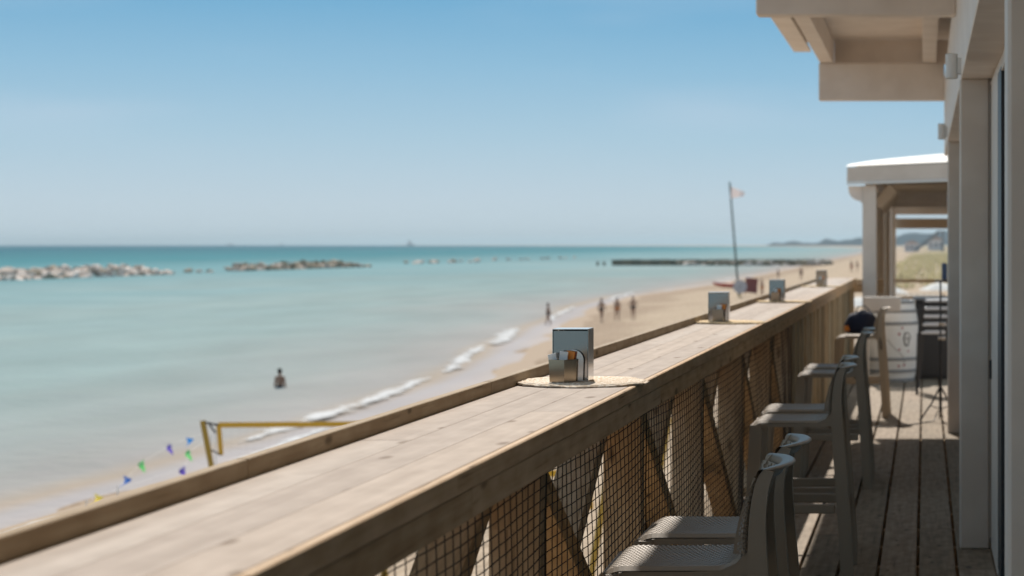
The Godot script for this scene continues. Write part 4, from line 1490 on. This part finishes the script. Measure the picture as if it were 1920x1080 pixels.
# ------------------------------------------------------------------ people: one skin round a posed skeleton
func body(bones: Array, cell: float, k: float) -> MB:
	var lo := Vector3(INF, INF, INF)
	var hi := -lo
	for q in bones:
		for e in [[q[0], q[2]], [q[1], q[3]]]:
			lo = lo.min(e[0] - Vector3.ONE * (e[1] + 2.0 * cell))
			hi = hi.max(e[0] + Vector3.ONE * (e[1] + 2.0 * cell))
	var nx := int((hi.x - lo.x) / cell) + 2
	var ny := int((hi.y - lo.y) / cell) + 2
	var nz := int((hi.z - lo.z) / cell) + 2
	var val := PackedFloat32Array()
	val.resize(nx * ny * nz)
	val.fill(1.0)
	for q in bones:
		var a: Vector3 = q[0]
		var z: Vector3 = q[1]
		var r: float = maxf(q[2], q[3]) + 3.0 * cell
		var l := ((a.min(z) - Vector3.ONE * r - lo) / cell).floor()
		var h := ((a.max(z) + Vector3.ONE * r - lo) / cell).ceil()
		var ab := z - a
		var l2 := maxf(ab.length_squared(), 1e-8)
		for y in range(maxi(0, int(l.y)), mini(ny, int(h.y) + 1)):
			for zz in range(maxi(0, int(l.z)), mini(nz, int(h.z) + 1)):
				for x in range(maxi(0, int(l.x)), mini(nx, int(h.x) + 1)):
					var p := lo + Vector3(x, y, zz) * cell
					var t := clampf((p - a).dot(ab) / l2, 0.0, 1.0)
					var dd := p.distance_to(a + ab * t) - lerpf(q[2], q[3], t)
					var at := (y * nz + zz) * nx + x
					var o := val[at]
					var hh := clampf(0.5 + 0.5 * (o - dd) / k, 0.0, 1.0)
					val[at] = lerpf(o, dd, hh) - k * hh * (1.0 - hh)
	var b := MB.new()
	var id := {}
	var corner := [0, 1, nx, nx + 1, nx * nz, nx * nz + 1, nx * nz + nx, nx * nz + nx + 1]
	for y in ny - 1:
		for z in nz - 1:
			for x in nx - 1:
				var at := (y * nz + z) * nx + x
				var neg := 0
				for c in 8:
					if val[at + corner[c]] < 0.0:
						neg += 1
				if neg == 0 or neg == 8:
					continue
				var sum := Vector3.ZERO
				var cnt := 0
				for e in [[0, 1], [2, 3], [4, 5], [6, 7], [0, 2], [1, 3], [4, 6], [5, 7], [0, 4], [1, 5], [2, 6], [3, 7]]:
					var va := val[at + corner[e[0]]]
					var vb := val[at + corner[e[1]]]
					if (va < 0.0) != (vb < 0.0):
						var t := va / (va - vb)
						var pa := Vector3(e[0] & 1, e[0] >> 2, (e[0] >> 1) & 1)
						var pb := Vector3(e[1] & 1, e[1] >> 2, (e[1] >> 1) & 1)
						sum += pa.lerp(pb, t)
						cnt += 1
				var g := Vector3(val[at + 1] - val[at], val[at + nx * nz] - val[at], val[at + nx] - val[at]).normalized()
				id[at] = b.vert(lo + (Vector3(x, y, z) + sum / cnt) * cell, g)
	for y in range(1, ny - 1):
		for z in range(1, nz - 1):
			for x in range(1, nx - 1):
				var at := (y * nz + z) * nx + x
				for e in [[1, nx, nx * nz], [nx, nx * nz, 1], [nx * nz, 1, nx]]:
					if (val[at] < 0.0) != (val[at + e[0]] < 0.0):
						var i: int = id.get(at, -1)
						var j: int = id.get(at - e[1], -1)
						var m: int = id.get(at - e[1] - e[2], -1)
						var n: int = id.get(at - e[2], -1)
						if i >= 0 and j >= 0 and m >= 0 and n >= 0:
							b.face(i, j, m)
							b.face(i, m, n)
	return b

func figure(stride: float, arms: float) -> Array:
	var hip := 0.92
	var bones := [
		[Vector3(-0.07, hip, 0), Vector3(0.07, hip, 0), 0.12, 0.12], [Vector3(0, hip, 0), Vector3(0, 1.15, 0.01), 0.13, 0.12], [Vector3(0, 1.15, 0.01), Vector3(0, 1.36, 0), 0.135, 0.125],
		[Vector3(-0.15, 1.41, 0), Vector3(0.15, 1.41, 0), 0.062, 0.062], [Vector3(0, 1.42, 0), Vector3(0, 1.54, 0.01), 0.052, 0.05], [Vector3(0, 1.60, 0.0), Vector3(0, 1.68, 0.0), 0.078, 0.088], [Vector3(0, 1.62, 0.08), Vector3(0, 1.60, 0.10), 0.016, 0.016]]
	for s in [-1.0, 1.0]:
		var f: float = stride * s
		var kn := Vector3(s * 0.1, 0.50, 0.22 * f + 0.03)
		var an := Vector3(s * 0.1, 0.09, 0.42 * f - 0.03)
		bones.append([Vector3(s * 0.09, hip - 0.04, 0), kn, 0.09, 0.058])
		bones.append([kn, an, 0.056, 0.036])
		bones.append([an + Vector3(0, -0.04, -0.03), an + Vector3(s * 0.02, -0.055, 0.15), 0.035, 0.028])
		var sh := Vector3(s * 0.19, 1.40, 0)
		var el := Vector3(s * (0.25 + arms * 0.1), 1.13, -0.2 * f)
		var wr := Vector3(s * 0.25, 0.89 + arms * 0.2, -0.3 * f + 0.08 + arms * 0.1)
		bones.append([sh, el, 0.05, 0.04])
		bones.append([el, wr, 0.04, 0.028])
		bones.append([wr, wr + Vector3(0, -0.09, 0.02), 0.034, 0.026])
	return bones

func build_people() -> void:
	var walk := body(figure(0.55, 0.0), 0.03, 0.035)
	var stand := body(figure(0.12, 0.6), 0.03, 0.035)
	var hair := body([[Vector3(0, 1.66, -0.02), Vector3(0, 1.70, -0.01), 0.098, 0.092]], 0.025, 0.02)
	var shorts := body([[Vector3(-0.07, 0.93, 0), Vector3(0.07, 0.93, 0), 0.132, 0.132], [Vector3(0, 0.95, 0), Vector3(0, 1.02, 0), 0.138, 0.138]], 0.03, 0.03)
	var meshes := {"walk": walk.mesh(), "stand": stand.mesh(), "wade": body(figure(0.1, -0.15), 0.03, 0.035).mesh(), "hair": hair.mesh(), "shorts": shorts.mesh()}
	var wear := {"dark": mat(lin(0.02, 0.022, 0.03), 0.8), "orange": mat(lin(0.6, 0.2, 0.04), 0.8), "black": M.black, "red": mat(lin(0.5, 0.08, 0.04), 0.8)}
	var list := [
		["wade", -26.6, 88.0, -0.90, 2.8, "dark", "person standing waist deep in the sea, back turned, dark hair"],
		["walk", -27.9, 158.0, -0.12, 1.8, "dark", "person in dark swimwear wading ankle deep at the water's edge"],
		["walk", -24.7, 163.0, INF, 2.9, "black", "person in black swimwear walking on the sand, leftmost of three"],
		["walk", -23.8, 165.0, INF, 0.4, "orange", "person in orange swimwear walking between two darker figures"],
		["stand", -22.7, 166.0, INF, 0.2, "black", "person in black swimwear walking, rightmost of three"],
		["stand", -15.2, 199.0, INF, 1.2, "orange", "person in orange shorts standing right of the dull red board"],
		["walk", -17.4, 300.0, INF, 0.2, "dark", "far dark person walking beyond the third napkin dispenser"],
		["walk", -11.0, 320.0, INF, 0.5, "red", "far person in red on the beach left of the pavilion post"],
		["stand", -10.2, 322.0, INF, 2.0, "dark", "far person in dark swimwear left of the pavilion post"],
		["stand", -22.0, 320.0, INF, 2.0, "dark", "far person standing at the water beyond the third napkin dispenser"]]
	for q in list:
		var y: float = ground(q[1], q[2]) if is_inf(q[3]) else q[3]
		var t := thing("person", q[6], "person", Vector3(q[1], y, -q[2]), q[4], "people on the beach")
		obj("body", meshes[q[0]], M.skin, t)
		obj("hair", meshes.hair, M.hair, t)
		obj("swimwear", meshes.shorts, wear[q[5]], t)

# clear summer sky: pale over the sea, deep blue higher up, with a few faint wisps
func clear_sky() -> PanoramaSkyMaterial:
	var stops := [[-90.0, Color(0.10, 0.14, 0.15)], [-2.0, Color(0.20, 0.26, 0.28)], [-0.05, Color(0.35, 0.40, 0.43)], [0.0, Color(0.385, 0.452, 0.492)], [1.0, Color(0.365, 0.443, 0.495)], [2.8, Color(0.275, 0.40, 0.487)], [4.6, Color(0.19, 0.345, 0.47)], [6.5, Color(0.112, 0.28, 0.435)], [10.0, Color(0.125, 0.27, 0.41)], [20.0, Color(0.185, 0.285, 0.38)], [45.0, Color(0.205, 0.28, 0.355)], [90.0, Color(0.18, 0.24, 0.30)]]
	var w := 512
	var h := 1024
	var im := Image.create(w, h, false, Image.FORMAT_RGBF)
	var f := FastNoiseLite.new()
	f.seed = 77
	f.frequency = 0.012
	f.fractal_octaves = 4
	for y in h:
		var el := 90.0 - 180.0 * (y + 0.5) / h
		var c := Color.BLACK
		for k in stops.size() - 1:
			if el >= stops[k][0] and el <= stops[k + 1][0]:
				c = stops[k][1].lerp(stops[k + 1][1], (el - stops[k][0]) / (stops[k + 1][0] - stops[k][0]))
				break
		for x in w:
			var q := c
			if el > 0.5 and el < 40.0:
				var a := TAU * x / w
				var wisp := clampf(f.get_noise_3d(cos(a) * 260.0, sin(a) * 260.0, el * 26.0) * 1.6 - 0.15, 0.0, 1.0) * 0.34 * clampf((el - 0.5) / 3.0, 0.0, 1.0)
				q = c.lerp(Color(0.42, 0.47, 0.54), wisp)
			im.set_pixel(x, y, q)
	var m := PanoramaSkyMaterial.new()
	m.panorama = ImageTexture.create_from_image(im)
	return m

# ------------------------------------------------------------------
func _ready() -> void:
	rng.seed = 41
	noise.seed = 9
	noise.frequency = 0.02
	noise.fractal_octaves = 3
	ragged.seed = 14
	ragged.frequency = 0.02
	ragged.fractal_octaves = 4
	# camera: level, looking along the terrace, the lens shifted towards the sea
	var cam := Camera3D.new()
	cam.name = "camera"
	var lens := CameraAttributesPhysical.new()
	lens.frustum_near = 0.1
	lens.frustum_far = 60000.0
	lens.frustum_focal_length = 88.9
	lens.frustum_focus_distance = 6.6
	lens.exposure_aperture = 5.9
	cam.attributes = lens
	add_child(cam)
	cam.position = EYE
	cam.keep_aspect = Camera3D.KEEP_HEIGHT
	cam.set_frustum(0.1 * 1080.0 / 4000.0, Vector2(-0.1935, -0.0205) * 0.1, 0.1, 60000.0)
	cam.current = true
	# sky
	var sky := clear_sky()
	var env := Environment.new()
	env.background_mode = Environment.BG_SKY
	env.sky = Sky.new()
	env.sky.sky_material = sky
	env.tonemap_mode = Environment.TONE_MAPPER_LINEAR
	env.tonemap_exposure = 1.5
	env.fog_enabled = true
	env.fog_light_color = Color(0.86, 0.93, 0.96)
	env.fog_density = 0.000085
	env.sdfgi_enabled = true
	env.ssao_enabled = true
	env.ssil_enabled = true
	var we := WorldEnvironment.new()
	we.name = "environment"
	we.environment = env
	add_child(we)
	# sun: high over the sea ahead, a little to the left
	var sun := DirectionalLight3D.new()
	sun.name = "sun"
	sun.light_color = Color(1.0, 0.965, 0.92)
	sun.light_energy = 1.13
	sun.light_angular_distance = 0.5
	sun.shadow_enabled = true
	add_child(sun)
	sun.look_at_from_position(Vector3.ZERO, Vector3(0.205, -1.0, 1.1), Vector3.UP)
	make_materials()
	build_land()
	build_deck()
	build_house()
	build_counter()
	build_far_deck()
	build_stools()
	build_counter_things()
	build_beach()
	build_sea_things()
	build_people()
